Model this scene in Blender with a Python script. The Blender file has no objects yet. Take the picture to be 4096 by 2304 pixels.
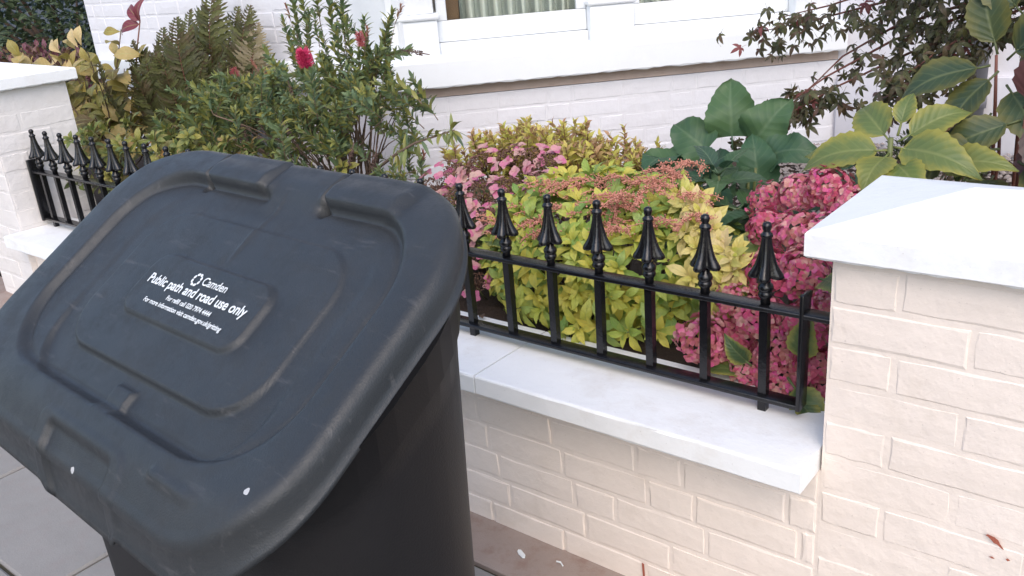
import bpy, math, random
from mathutils import Vector, Matrix, noise as mnoise
random.seed(7)
R = math.radians
scene = bpy.context.scene
COL = scene.collection

# ------------------------------------------------------------------ camera, sky, sun, exposure
cam_data = bpy.data.cameras.new('camera')
cam_data.sensor_width = 36.0
cam_data.lens = 30.93
cam_data.clip_start = 0.02
cam_data.clip_end = 400.0
cam = bpy.data.objects.new('camera', cam_data)
COL.objects.link(cam)
_right = Vector((0.7847, 0.61500515, -0.0772)).normalized()
_up = Vector((-0.165, 0.32740231, 0.9303)).normalized()
_back = _right.cross(_up).normalized()
_up = _back.cross(_right).normalized()
cam.matrix_world = Matrix(((_right.x, _up.x, _back.x, 0.0), (_right.y, _up.y, _back.y, 0.0),
                           (_right.z, _up.z, _back.z, 1.383), (0, 0, 0, 1)))
scene.camera = cam

SUN_AZ = R(142)      # clockwise from +Y (into the garden)
SUN_EL = R(45)
world = bpy.data.worlds.new('World')
scene.world = world
world.use_nodes = True
wn = world.node_tree
bg = wn.nodes['Background']
sky = wn.nodes.new('ShaderNodeTexSky')
sky.sky_type = 'NISHITA'
sky.sun_disc = False
sky.sun_elevation = SUN_EL
sky.sun_rotation = SUN_AZ
sky.air_density = 1.0
sky.dust_density = 2.0
sky.ozone_density = 1.0
wn.links.new(sky.outputs[0], bg.inputs[0])
bg.inputs[1].default_value = 0.15

sun_data = bpy.data.lights.new('sun', 'SUN')
sun_data.energy = 0.6
sun_data.angle = R(55)
sun_data.color = (1.0, 0.86, 0.75)
sun = bpy.data.objects.new('sun', sun_data)
COL.objects.link(sun)
S = Vector((math.sin(SUN_AZ) * math.cos(SUN_EL), math.cos(SUN_AZ) * math.cos(SUN_EL), math.sin(SUN_EL)))
sun.rotation_euler = S.to_track_quat('Z', 'Y').to_euler()

scene.view_settings.view_transform = 'Standard'
scene.view_settings.look = 'None'
scene.view_settings.gamma = 1.0
scene.view_settings.use_curve_mapping = False
scene.view_settings.exposure = 0.98
scene.render.engine = 'CYCLES'
scene.render.filter_size = 1.7

# ------------------------------------------------------------------ helpers
def rnd(a, b): return random.uniform(a, b)

class MB:
    """collects shapes and links them as one mesh object"""
    def __init__(s): s.v = []; s.f = []; s.uv = []; s.m = []
    def add(s, vs, fs, M=None, uvs=None, mi=0):
        o = len(s.v)
        s.v.extend([M @ Vector(p) for p in vs] if M is not None else [Vector(p) for p in vs])
        s.uv.extend(uvs if uvs else [(0.5, 0.5)] * len(vs))
        for f in fs:
            s.f.append([i + o for i in f]); s.m.append(mi)
        return s
    def box(s, a, b, M=None, mi=0):
        x0, y0, z0 = a; x1, y1, z1 = b
        s.add([(x0,y0,z0),(x1,y0,z0),(x1,y1,z0),(x0,y1,z0),(x0,y0,z1),(x1,y0,z1),(x1,y1,z1),(x0,y1,z1)],
              [(0,3,2,1),(4,5,6,7),(0,1,5,4),(1,2,6,5),(2,3,7,6),(3,0,4,7)], M, None, mi)
        return s
    def tube(s, pts, rads, n=6, cap=True, mi=0):
        pts = [Vector(p) for p in pts]
        vs = []; fs = []
        ref = Vector((0.31, 0.17, 0.93))
        for i, p in enumerate(pts):
            t = (pts[min(i+1, len(pts)-1)] - pts[max(i-1, 0)])
            t = t.normalized() if t.length > 1e-9 else Vector((0,0,1))
            a = t.cross(ref); a = a.normalized() if a.length > 1e-4 else t.orthogonal().normalized()
            b = t.cross(a)
            for k in range(n):
                an = 2*math.pi*k/n
                vs.append(p + (a*math.cos(an) + b*math.sin(an))*rads[i])
        for i in range(len(pts)-1):
            for k in range(n):
                k2 = (k+1) % n
                fs.append((i*n+k, i*n+k2, (i+1)*n+k2, (i+1)*n+k))
        if cap:
            fs.append(tuple(range(n))[::-1]); fs.append(tuple((len(pts)-1)*n+k for k in range(n)))
        s.add(vs, fs, None, None, mi)
        return s
    def lathe(s, prof, n=10, M=None, mi=0, ang0=0.0):
        vs = []; fs = []
        for r, z in prof:
            for k in range(n):
                a = 2*math.pi*k/n + ang0
                vs.append((r*math.cos(a), r*math.sin(a), z))
        for i in range(len(prof)-1):
            for k in range(n):
                k2 = (k+1) % n
                fs.append((i*n+k, i*n+k2, (i+1)*n+k2, (i+1)*n+k))
        fs.append(tuple(range(n))[::-1]); fs.append(tuple((len(prof)-1)*n+k for k in range(n)))
        s.add(vs, fs, M, None, mi)
        return s
    def mesh(s, name, mats, smooth=True):
        me = bpy.data.meshes.new(name)
        me.from_pydata([tuple(p) for p in s.v], [], s.f)
        ul = me.uv_layers.new(name='UVMap')
        li = [0] * len(me.loops)
        me.loops.foreach_get('vertex_index', li)
        fl = []
        for i in li: fl.extend(s.uv[i])
        ul.data.foreach_set('uv', fl)
        for m in (mats if isinstance(mats, (list, tuple)) else [mats]): me.materials.append(m)
        me.polygons.foreach_set('material_index', s.m)
        me.polygons.foreach_set('use_smooth', [smooth]*len(me.polygons))
        me.update()
        return me
    def build(s, name, mats, parent=None, smooth=False):
        return link(name, s.mesh(name, mats, smooth), parent)

def buildw(mb, name, mats, parent, smooth=True):
    o = mb.build(name, mats, parent, smooth)
    o.location = -parent.location
    return o

def link(name, data, parent=None, M=None):
    o = bpy.data.objects.new(name, data)
    COL.objects.link(o)
    if parent is not None: o.parent = parent
    if M is not None: o.matrix_local = M
    return o
def empty(name, loc, label=None, cat=None, group=None):
    o = bpy.data.objects.new(name, None)
    o.empty_display_size = 0.1
    o.location = loc
    COL.objects.link(o)
    if label: tag(o, label, cat, group)
    return o
def tag(o, label, cat, group=None):
    o['label'] = label; o['category'] = cat
    if group: o['group'] = group
    return o
def struct(o): o['kind'] = 'structure'; return o
def stuff(o): o['kind'] = 'stuff'; return o
def T(x, y, z): return Matrix.Translation((x, y, z))
def bevel(o, w, seg=2):
    m = o.modifiers.new('bevel', 'BEVEL'); m.width = w; m.segments = seg; m.limit_method = 'ANGLE'; m.angle_limit = R(40)
    for p in o.data.polygons: p.use_smooth = True
    return o
def frame(p, d, roll=0.0, up=None):
    """matrix: local +Y along d, local +Z as near to up as it can be"""
    d = Vector(d).normalized()
    up = Vector(up) if up is not None else Vector((0, 0, 1))
    x = d.cross(up)
    if x.length < 1e-3: x = d.orthogonal()
    x.normalize(); z = x.cross(d)
    M = Matrix(((x.x, d.x, z.x, 0), (x.y, d.y, z.y, 0), (x.z, d.z, z.z, 0), (0, 0, 0, 1)))
    return Matrix.Translation(p) @ M @ Matrix.Rotation(roll, 4, 'Y')
def rel(parent, M):
    return Matrix.Translation(parent.location).inverted() @ M
def sstep(a, b, x):
    t = max(0.0, min(1.0, (x-a)/(b-a))); return t*t*(3-2*t)

# ------------------------------------------------------------------ materials
def new_mat(name):
    m = bpy.data.materials.new(name); m.use_nodes = True
    nt = m.node_tree
    return m, nt, nt.nodes['Principled BSDF'], nt.nodes['Material Output']
def nd(nt, t, **kw):
    n = nt.nodes.new(t)
    for k, v in kw.items(): setattr(n, k, v)
    return n
def ramp(nt, stops):
    r = nd(nt, 'ShaderNodeValToRGB')
    e = r.color_ramp.elements
    e[0].position, e[0].color = stops[0][0], (*stops[0][1], 1)
    e[1].position, e[1].color = stops[-1][0], (*stops[-1][1], 1)
    for p, c in stops[1:-1]:
        x = e.new(p); x.color = (*c, 1)
    return r
def mth(nt, op, a, b=None, c=None):
    n = nd(nt, 'ShaderNodeMath', operation=op)
    for i, v in enumerate((a, b, c)):
        if v is None: continue
        if isinstance(v, (int, float)): n.inputs[i].default_value = v
        else: nt.links.new(v, n.inputs[i])
    return n.outputs[0]
def mixc(nt, fac, a, b):
    n = nd(nt, 'ShaderNodeMix', data_type='RGBA')
    for s, v in ((n.inputs['Factor'], fac), (n.inputs[6], a), (n.inputs[7], b)):
        if isinstance(v, (int, float)): s.default_value = v
        elif isinstance(v, tuple): s.default_value = (*v, 1)
        else: nt.links.new(v, s)
    return n.outputs[2]
def noise_tex(nt, scale, detail=4, rough=0.55, coord=None, off=None):
    t = nd(nt, 'ShaderNodeTexNoise'); t.inputs['Scale'].default_value = scale
    t.inputs['Detail'].default_value = detail; t.inputs['Roughness'].default_value = rough
    if coord is not None: nt.links.new(coord, t.inputs['Vector'])
    return t.outputs['Fac']
def wpos(nt):
    return nd(nt, 'ShaderNodeNewGeometry').outputs['Position']

def paint(name, col, rough=0.55, bump=0.25, bscale=90, var=0.07, dirt=(0.45, 0.37, 0.28), dirtamt=0.25, dscale=5.0, chips=0.0):
    m, nt, b, out = new_mat(name)
    P = wpos(nt)
    n1 = noise_tex(nt, 14, 5, 0.6, P)
    n2 = noise_tex(nt, dscale, 6, 0.7, P)
    dark = tuple(c*(1-var) for c in col)
    lite = tuple(min(1, c*(1+var*0.6)) for c in col)
    base = mixc(nt, n1, dark, lite)
    rnd_ = nd(nt, 'ShaderNodeObjectInfo').outputs['Random']
    tint = mixc(nt, mth(nt, 'MULTIPLY', rnd_, 0.12), base, (col[0]*0.86, col[1]*0.82, col[2]*0.76))
    dm = nd(nt, 'ShaderNodeMapRange'); dm.inputs[1].default_value = 0.56; dm.inputs[2].default_value = 0.78
    nt.links.new(n2, dm.inputs[0])
    c = mixc(nt, mth(nt, 'MULTIPLY', dm.outputs[0], dirtamt), tint, dirt)
    # small dark specks
    n3 = noise_tex(nt, 210, 2, 0.5, P)
    sp = nd(nt, 'ShaderNodeMapRange'); sp.inputs[1].default_value = 0.70; sp.inputs[2].default_value = 0.76
    nt.links.new(n3, sp.inputs[0])
    c = mixc(nt, mth(nt, 'MULTIPLY', sp.outputs[0], 0.22 + chips), c, (0.22, 0.17, 0.13))
    nt.links.new(c, b.inputs['Base Color'])
    b.inputs['Roughness'].default_value = rough
    b.inputs['Specular IOR Level'].default_value = 0.35
    bp = nd(nt, 'ShaderNodeBump'); bp.inputs['Strength'].default_value = bump; bp.inputs['Distance'].default_value = 0.004
    hh = mth(nt, 'ADD', noise_tex(nt, bscale, 5, 0.65, P), mth(nt, 'MULTIPLY', noise_tex(nt, 25, 3, 0.5, P), 1.4))
    nt.links.new(hh, bp.inputs['Height']); nt.links.new(bp.outputs[0], b.inputs['Normal'])
    return m

def leafm(name, cols, rough=0.42, trans=0.25, rib=(0.45, 0.5, 0.2), ribamt=0.35, edge=None, veins=9.0, spec=0.4, blotch=0.3, under=None):
    """leaf material: colour varies leaf by leaf, midrib and side veins follow the leaf's own UV"""
    m, nt, b, out = new_mat(name)
    geo = nd(nt, 'ShaderNodeNewGeometry')
    oi = nd(nt, 'ShaderNodeObjectInfo')
    r = mth(nt, 'FRACT', mth(nt, 'ADD', mth(nt, 'MULTIPLY', geo.outputs['Random Per Island'], 0.75), oi.outputs['Random']))
    n = len(cols)
    rp = ramp(nt, [(i/(n-1), c) for i, c in enumerate(cols)])
    nz = noise_tex(nt, 30, 3, 0.6, geo.outputs['Position'])
    nt.links.new(mth(nt, 'ADD', r, mth(nt, 'MULTIPLY', mth(nt, 'SUBTRACT', nz, 0.5), blotch)), rp.inputs[0])
    col = rp.outputs[0]
    uv = nd(nt, 'ShaderNodeUVMap')
    sx = nd(nt, 'ShaderNodeSeparateXYZ'); nt.links.new(uv.outputs[0], sx.inputs[0])
    ax = mth(nt, 'ABSOLUTE', mth(nt, 'SUBTRACT', sx.outputs[0], 0.5))
    mid = nd(nt, 'ShaderNodeMapRange'); mid.inputs[1].default_value = 0.055; mid.inputs[2].default_value = 0.01
    nt.links.new(ax, mid.inputs[0])
    ve = mth(nt, 'SINE', mth(nt, 'MULTIPLY', mth(nt, 'SUBTRACT', sx.outputs[1], mth(nt, 'MULTIPLY', ax, 0.55)), veins*6.283))
    vm = nd(nt, 'ShaderNodeMapRange'); vm.inputs[1].default_value = 0.75; vm.inputs[2].default_value = 1.0
    nt.links.new(ve, vm.inputs[0])
    if edge:
        em = nd(nt, 'ShaderNodeMapRange'); em.inputs[1].default_value = 0.22; em.inputs[2].default_value = 0.5
        nt.links.new(mth(nt, 'ADD', ax, mth(nt, 'MULTIPLY', mth(nt, 'SUBTRACT', noise_tex(nt, 55, 3, 0.6, geo.outputs['Position']), 0.5), 0.45)), em.inputs[0])
        col = mixc(nt, mth(nt, 'MULTIPLY', em.outputs[0], 0.85), col, edge)
    col = mixc(nt, mth(nt, 'MULTIPLY', mth(nt, 'MAXIMUM', mid.outputs[0], mth(nt, 'MULTIPLY', vm.outputs[0], 0.35)), ribamt), col, rib)
    if under:
        col = mixc(nt, mth(nt, 'MULTIPLY', geo.outputs['Backfacing'], 0.6), col, under)
    nt.links.new(col, b.inputs['Base Color'])
    b.inputs['Roughness'].default_value = rough
    b.inputs['Specular IOR Level'].default_value = spec
    bp = nd(nt, 'ShaderNodeBump'); bp.inputs['Strength'].default_value = 0.45; bp.inputs['Distance'].default_value = 0.002
    nt.links.new(mth(nt, 'SUBTRACT', mth(nt, 'MULTIPLY', ve, 0.3), mid.outputs[0]), bp.inputs['Height'])
    nt.links.new(bp.outputs[0], b.inputs['Normal'])
    tr = nd(nt, 'ShaderNodeBsdfTranslucent'); nt.links.new(col, tr.inputs[0])
    mx = nd(nt, 'ShaderNodeMixShader'); mx.inputs[0].default_value = trans
    nt.links.new(b.outputs[0], mx.inputs[1]); nt.links.new(tr.outputs[0], mx.inputs[2])
    nt.links.new(mx.outputs[0], out.inputs[0])
    return m

def plain(name, c1, c2, scale=40, rough=0.6, bump=0.2, metal=0.0, spec=0.4, bscale=None, bdist=0.004):
    m, nt, b, out = new_mat(name)
    P = wpos(nt)
    nt.links.new(mixc(nt, noise_tex(nt, scale, 5, 0.65, P), c1, c2), b.inputs['Base Color'])
    b.inputs['Roughness'].default_value = rough; b.inputs['Metallic'].default_value = metal
    b.inputs['Specular IOR Level'].default_value = spec
    bp = nd(nt, 'ShaderNodeBump'); bp.inputs['Strength'].default_value = bump; bp.inputs['Distance'].default_value = bdist
    nt.links.new(noise_tex(nt, bscale or scale*3, 4, 0.6, P), bp.inputs['Height']); nt.links.new(bp.outputs[0], b.inputs['Normal'])
    return m

M_brick = paint('cream_masonry_paint', (0.82, 0.73, 0.655), dirtamt=0.34, bump=0.42, bscale=55)
M_brickL = paint('off_white_masonry_paint', (0.76, 0.725, 0.70), dirtamt=0.25, bump=0.5, bscale=55)
M_coping = paint('white_coping_paint', (0.86, 0.875, 0.88), dirtamt=0.36, bump=0.25, bscale=60, var=0.05, dirt=(0.55, 0.48, 0.4))
M_house = paint('white_house_brick_paint', (0.765, 0.765, 0.80), dirtamt=0.16, bump=0.25, bscale=50)
M_render = paint('white_house_render', (0.74, 0.73, 0.77), dirtamt=0.12, bump=0.22, bscale=35)
M_trim = paint('white_gloss_trim', (0.80, 0.83, 0.85), rough=0.35, dirtamt=0.08, bump=0.08, bscale=40, var=0.03)
M_raw = plain('bare_brick_band', (0.46, 0.34, 0.27), (0.60, 0.50, 0.44), 18, 0.8, 0.4)
M_redchip = plain('exposed_red_brick', (0.30, 0.07, 0.04), (0.42, 0.14, 0.09), 120, 0.85, 0.4)
M_vent = plain('cream_plastic', (0.70, 0.62, 0.38), (0.74, 0.67, 0.45), 30, 0.5, 0.05)
M_grey = plain('grey_plastic', (0.16, 0.16, 0.18), (0.22, 0.22, 0.24), 20, 0.5, 0.05)
M_mould = plain('old_paint_shadow_gap', (0.30, 0.28, 0.27), (0.4, 0.38, 0.36), 30, 0.8, 0.1)

def iron():
    m, nt, b, out = new_mat('black_gloss_ironwork_paint')
    P = wpos(nt)
    n = noise_tex(nt, 60, 4, 0.6, P)
    nt.links.new(mixc(nt, n, (0.004, 0.004, 0.005), (0.010, 0.010, 0.012)), b.inputs['Base Color'])
    b.inputs['Roughness'].default_value = 0.24
    b.inputs['Specular IOR Level'].default_value = 0.5
    bp = nd(nt, 'ShaderNodeBump'); bp.inputs['Strength'].default_value = 0.25; bp.inputs['Distance'].default_value = 0.002
    nt.links.new(noise_tex(nt, 130, 3, 0.6, P), bp.inputs['Height']); nt.links.new(bp.outputs[0], b.inputs['Normal'])
    return m
M_iron = iron()

def bin_plastic():
    m, nt, b, out = new_mat('weathered_dark_grey_polyethylene')
    tc = nd(nt, 'ShaderNodeTexCoord').outputs['Object']
    n1 = noise_tex(nt, 6, 6, 0.7, tc); n2 = noise_tex(nt, 320, 2, 0.5, tc)
    dn = nd(nt, 'ShaderNodeMapRange'); dn.inputs[1].default_value = 0.42; dn.inputs[2].default_value = 0.8
    nt.links.new(noise_tex(nt, 3.2, 8, 0.75, tc), dn.inputs[0])
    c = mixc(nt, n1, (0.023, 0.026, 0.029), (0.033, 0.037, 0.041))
    c = mixc(nt, mth(nt, 'MULTIPLY', dn.outputs[0], 0.26), c, (0.085, 0.082, 0.078))
    # pale scuffs: stretched noise
    mp = nd(nt, 'ShaderNodeMapping'); mp.inputs['Scale'].default_value = (9, 70, 30); mp.inputs['Rotation'].default_value = (0, 0, 0.5)
    nt.links.new(tc, mp.inputs[0])
    sc = nd(nt, 'ShaderNodeMapRange'); sc.inputs[1].default_value = 0.60; sc.inputs[2].default_value = 0.78
    nt.links.new(noise_tex(nt, 1.0, 5, 0.7, mp.outputs[0]), sc.inputs[0])
    c = mixc(nt, mth(nt, 'MULTIPLY', sc.outputs[0], 0.24), c, (0.22, 0.21, 0.21))
    # splashes: sparse voronoi spots
    vo = nd(nt, 'ShaderNodeTexVoronoi'); vo.inputs['Scale'].default_value = 16
    nt.links.new(tc, vo.inputs['Vector'])
    sc2 = nd(nt, 'ShaderNodeSeparateColor'); nt.links.new(vo.outputs['Color'], sc2.inputs[0])
    rad = mth(nt, 'MULTIPLY', mth(nt, 'MAXIMUM', mth(nt, 'SUBTRACT', sc2.outputs[0], 0.80), 0.0), 0.40)
    spot = mth(nt, 'GREATER_THAN', mth(nt, 'ADD', rad, mth(nt, 'MULTIPLY', mth(nt, 'SUBTRACT', n2, 0.5), 0.05)), vo.outputs['Distance'])
    spot = mth(nt, 'MULTIPLY', spot, mth(nt, 'GREATER_THAN', sc2.outputs[0], 0.82))
    c = mixc(nt, mth(nt, 'MULTIPLY', spot, 0.75), c, (0.62, 0.62, 0.62))
    nt.links.new(c, b.inputs['Base Color'])
    dst = nd(nt, 'ShaderNodeMapRange'); dst.inputs[1].default_value = 0.45; dst.inputs[2].default_value = 0.75
    nt.links.new(noise_tex(nt, 22, 6, 0.75, tc), dst.inputs[0])
    ro = mth(nt, 'ADD', 0.42, mth(nt, 'MULTIPLY', dst.outputs[0], 0.25)); nt.links.new(ro, b.inputs['Roughness'])
    b.inputs['Specular IOR Level'].default_value = 0.42
    bp = nd(nt, 'ShaderNodeBump'); bp.inputs['Strength'].default_value = 0.5; bp.inputs['Distance'].default_value = 0.0012
    nt.links.new(noise_tex(nt, 420, 3, 0.6, tc), bp.inputs['Height']); nt.links.new(bp.outputs[0], b.inputs['Normal'])
    return m
M_bin = bin_plastic()
M_print = plain('white_print', (0.72, 0.76, 0.76), (0.80, 0.82, 0.82), 300, 0.5, 0.0)

def slab_mat(name, c1, c2, c3):
    m, nt, b, out = new_mat(name)
    P = wpos(nt); oi = nd(nt, 'ShaderNodeObjectInfo').outputs['Random']
    c = mixc(nt, noise_tex(nt, 7, 7, 0.7, P), c1, c2)
    mr = nd(nt, 'ShaderNodeMapRange'); mr.inputs[1].default_value = 0.5; mr.inputs[2].default_value = 0.72
    nt.links.new(noise_tex(nt, 17, 5, 0.7, P), mr.inputs[0])
    c = mixc(nt, mth(nt, 'MULTIPLY', mr.outputs[0], 0.55), c, c3)
    c = mixc(nt, mth(nt, 'MULTIPLY', oi, 0.18), c, tuple(x*0.6 for x in c1))
    n3 = noise_tex(nt, 240, 3, 0.7, P)
    c = mixc(nt, mth(nt, 'MULTIPLY', n3, 0.25), c, tuple(x*0.5 for x in c1))
    nt.links.new(c, b.inputs['Base Color']); b.inputs['Roughness'].default_value = 0.85
    bp = nd(nt, 'ShaderNodeBump'); bp.inputs['Strength'].default_value = 0.4; bp.inputs['Distance'].default_value = 0.003
    nt.links.new(mth(nt, 'ADD', n3, noise_tex(nt, 40, 4, 0.6, P)), bp.inputs['Height']); nt.links.new(bp.outputs[0], b.inputs['Normal'])
    return m
M_slab = slab_mat('grey_paving_concrete', (0.24, 0.23, 0.215), (0.35, 0.335, 0.315), (0.29, 0.25, 0.235))
M_edging = slab_mat('stained_brown_concrete', (0.28, 0.215, 0.18), (0.44, 0.36, 0.315), (0.24, 0.12, 0.085))
M_joint = plain('mossy_joint', (0.05, 0.045, 0.03), (0.09, 0.08, 0.05), 60, 0.95, 0.5)
M_soil = plain('dark_soil', (0.035, 0.022, 0.015), (0.075, 0.05, 0.035), 30, 0.95, 0.8, bdist=0.02)
M_road = plain('asphalt', (0.045, 0.045, 0.048), (0.065, 0.064, 0.064), 60, 0.9, 0.4)

# ------------------------------------------------------------------ ground
g = MB(); g.add([(-150,-150,-0.03),(150,-150,-0.03),(150,150,-0.03),(-150,150,-0.03)], [(0,1,2,3)])
struct(g.build('ground', M_road))
pv = MB(); pv.box((-14, -2.6, -0.02), (6, 1.50, -0.012))
pav = struct(pv.build('pavement', M_joint))
slab_cache = {}
def slab(x0, x1, y0, y1, mat=M_slab, par=pav, z=0.0):
    gq = 0.005
    key = (round(x1-x0, 3), round(y1-y0, 3), mat.name)
    if key not in slab_cache:
        mb = MB(); w, h = (x1-x0)-2*gq, (y1-y0)-2*gq
        b_ = 0.006
        vs = [(0,0,-0.03),(w,0,-0.03),(w,h,-0.03),(0,h,-0.03),(0,0,-b_),(w,0,-b_),(w,h,-b_),(0,h,-b_),(b_,b_,0),(w-b_,b_,0),(w-b_,h-b_,0),(b_,h-b_,0)]
        mb.add(vs, [(0,1,5,4),(1,2,6,5),(2,3,7,6),(3,0,4,7),(4,5,9,8),(5,6,10,9),(6,7,11,10),(7,4,8,11),(8,9,10,11)])
        slab_cache[key] = mb.mesh('paving_slab', mat, False)
    o = link('paving_slab', slab_cache[key], par)
    o.location = (x0+gq, y0+gq, z + rnd(-0.002, 0.001))
rows = [(-1.45, -0.77, -0.33), (-0.77, -0.09, 0.0), (-0.09, 0.587, -0.33), (0.587, 1.262, 0.0)]
for y0, y1, off in rows:
    for k in range(-5, 6):
        x0 = -2.08 + off + 0.662*k
        slab(x0, x0+0.662, y0, y1)
# low concrete edging the wall stands on, climbing towards the far pier
ed = MB()
xs = [-6.0, -3.9, -3.4, -2.6, -1.6, 1.5]; zs = [0.17, 0.165, 0.15, 0.07, 0.004, 0.004]
vs = []
for x, z in zip(xs, zs): vs += [(x, 1.266, -0.02), (x, 1.266, z-0.004), (x, 1.272, z), (x, 1.47, z+0.001), (x, 1.47, -0.02)]
fs = []
for i in range(len(xs)-1):
    for k in range(4): fs.append((i*5+k, (i+1)*5+k, (i+1)*5+k+1, i*5+k+1))
ed.add(vs, fs)
struct(ed.build('concrete_edging', M_edging))
# raised garden bed behind the wall
gb = MB()
nx_, ny_ = 60, 30
vs = []; fs = []
for j in range(ny_+1):
    for i in range(nx_+1):
        x = -14 + 17*i/nx_; y = 1.605 + 4.0*j/ny_
        vs.append((x, y, 0.45 - 0.05*sstep(1.7, 2.5, y) + 0.03*mnoise.noise(Vector((x*2.3, y*2.3, 0)))*sstep(1.6, 1.9, y)))
for j in range(ny_):
    for i in range(nx_):
        a = j*(nx_+1)+i; fs.append((a, a+1, a+nx_+2, a+nx_+1))
gb.add(vs, fs); gb.box((-14, 1.603, 0.0), (3, 1.606, 0.448))
struct(gb.build('garden_soil', M_soil, None, True))

# ------------------------------------------------------------------ bricks
def brick_mesh(l, h, dep, seed, mat, proud=0.0045):
    """front faces -Y, spans x 0..l and z 0..h, irregular painted arrises"""
    rs = random.Random(seed)
    mb = MB(); nx, nz = 5, 3; b_ = 0.0032
    j = lambda a: rs.uniform(-a, a)
    def ring(x0, x1, z0, z1, y, ja, jy):
        pts = []
        for i in range(nx-1): pts.append((x0+(x1-x0)*i/(nx-1), z0))
        for k in range(nz-1): pts.append((x1, z0+(z1-z0)*k/(nz-1)))
        for i in range(nx-1): pts.append((x1-(x1-x0)*i/(nx-1), z1))
        for k in range(nz-1): pts.append((x0, z1-(z1-z0)*k/(nz-1)))
        return [(x+j(ja), y+j(jy), z+j(ja)) for x, z in pts]
    r0 = ring(0, l, 0, h, dep, 0, 0); r1 = ring(0, l, 0, h, b_*0.55, 0.0022, 0.0002); r2 = ring(b_, l-b_, b_, h-b_, 0.0, 0.0022, 0.0005)
    n = len(r0)
    vs = r0 + r1 + r2; fs = []
    for a in (0, n):
        for k in range(n): fs.append((a+k, a+(k+1) % n, a+n+(k+1) % n, a+n+k))
    # inner middle row
    mid0 = len(vs)
    for i in range(1, nx-1): vs.append((l*i/(nx-1), -abs(j(0.0012)), h*0.5+j(0.004)))
    bot = [2*n+i for i in range(nx)]
    rgt = 2*n+nx-1+1
    top = [2*n+(nx-1)+(nz-1)+i for i in range(nx)]; top = top[::-1]
    lft = 2*n + n - 1
    midr = [lft] + [mid0+i for i in range(nx-2)] + [rgt]
    for i in range(nx-1):
        fs.append((bot[i], bot[i+1], midr[i+1], midr[i])); fs.append((midr[i], midr[i+1], top[i+1], top[i]))
    mb.add(vs, fs)
    return mb.mesh('brick', mat, False)
BR = {}
def brick(parent, x, z, l, M, mat, h=0.066, dep=0.05):
    v = random.randrange(5)
    key = (round(l, 3), v, mat.name)
    if key not in BR: BR[key] = brick_mesh(l, h, dep, hash(key[:2]) & 0xffff, mat)
    o = link('brick', BR[key], parent)
    o.matrix_local = M @ T(x, rnd(-0.0009, 0.0009), z+rnd(-0.0012, 0.0012)) @ Matrix.Rotation(rnd(-0.005, 0.005), 4, 'Z') @ Matrix.Rotation(rnd(-0.007, 0.007), 4, 'Y')
    return o
def courses(parent, M, w, z0, z1, mat, pattern, phase=0, c=0.075):
    """lay courses from z1 downwards on the local plane y=0; pattern(row) gives the lengths along x"""
    z = z1 - c; r = 0
    while z > z0 - c*0.6:
        x = 0.0
        for l in pattern(r):
            if x >= w-0.02: break
            l2 = min(l, w-x)
            if w-x-l2 < 0.03: l2 = w-x
            brick(parent, x+0.005, max(z, z0-0.05)+0.0045, l2-0.010, M, mat)
            x += l2
        z -= c; r += 1

FACE_LEFT = Matrix.Rotation(R(90), 4, 'Z')     # local -Y looks along +X
def pier(loc, w, dpt, ztop, zbase, mat, label, faces, cap_mat, capo=0.036, apex=0.046):
    e = empty('gate_pier', loc, label, 'gate pier', 'gate piers')
    core = MB(); core.box((0.0011, 0.0011, zbase), (w-0.0011, dpt-0.0011, ztop))
    core.build('mortar_core', mat, e)
    A = lambda r: (0.1125, 0.225, 0.12) if r % 2 == 0 else (0.225, 0.1125, 0.12)
    B = lambda r: (0.225, 0.1125, 0.12) if r % 2 == 0 else (0.1125, 0.225, 0.12)
    if 'front' in faces: courses(e, T(0, 0, 0), w, zbase, ztop-0.012, mat, A)
    if 'right' in faces: courses(e, T(w, 0, 0) @ FACE_LEFT, dpt, zbase, ztop-0.012, mat, B)
    # cap stone: slab with worn lower edge and four low slopes
    mb = MB()
    x0, x1, y0, y1 = -capo, w+capo, -capo, dpt+capo
    zb, zs, za = ztop, ztop+0.048, ztop+0.048+apex
    rs = random.Random(3)
    n = 24
    per = []
    for (ax, ay, bx, by) in ((x0,y0,x1,y0),(x1,y0,x1,y1),(x1,y1,x0,y1),(x0,y1,x0,y0)):
        for i in range(n): per.append((ax+(bx-ax)*i/n, ay+(by-ay)*i/n))
    N = len(per); cx, cy = (x0+x1)/2, (y0+y1)/2
    def inset(p, d): return (p[0] + (d if p[0] < cx else -d)*(1 if abs(abs(p[0]-cx)-(x1-x0)/2) < 1e-6 else 0), p[1] + (d if p[1] < cy else -d)*(1 if abs(abs(p[1]-cy)-(y1-y0)/2) < 1e-6 else 0))
    vs = [(*inset(p, 0.03), zb) for p in per]
    vs += [(*inset(p, 0.004+abs(rs.gauss(0, 0.002))), zb+0.000+abs(rs.gauss(0, 0.0016))) for p in per]
    vs += [(*p, zb+0.006) for p in per]
    vs += [(*p, zs-0.004) for p in per]
    vs += [(*inset(p, 0.003), zs) for p in per]
    fs = []
    for a in range(4):
        for k in range(N): fs.append((a*N+k, a*N+(k+1) % N, (a+1)*N+(k+1) % N, (a+1)*N+k))
    ap = len(vs); vs.append((cx, cy, za))
    for s_ in range(4):
        fs.append(tuple([4*N+(s_*n+k) % N for k in range(n+1)] + [ap]))
    mb.add(vs, fs)
    mb.build('cap_stone', cap_mat, e)
    return e
# ---- right pier
pr = pier((-0.4707, 1.413, 0), 0.345, 0.33, 0.861, 0.0, M_brick, 'cream painted brick gate pier with white pyramid cap at the near right end', ('front', 'right'), M_coping)
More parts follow.
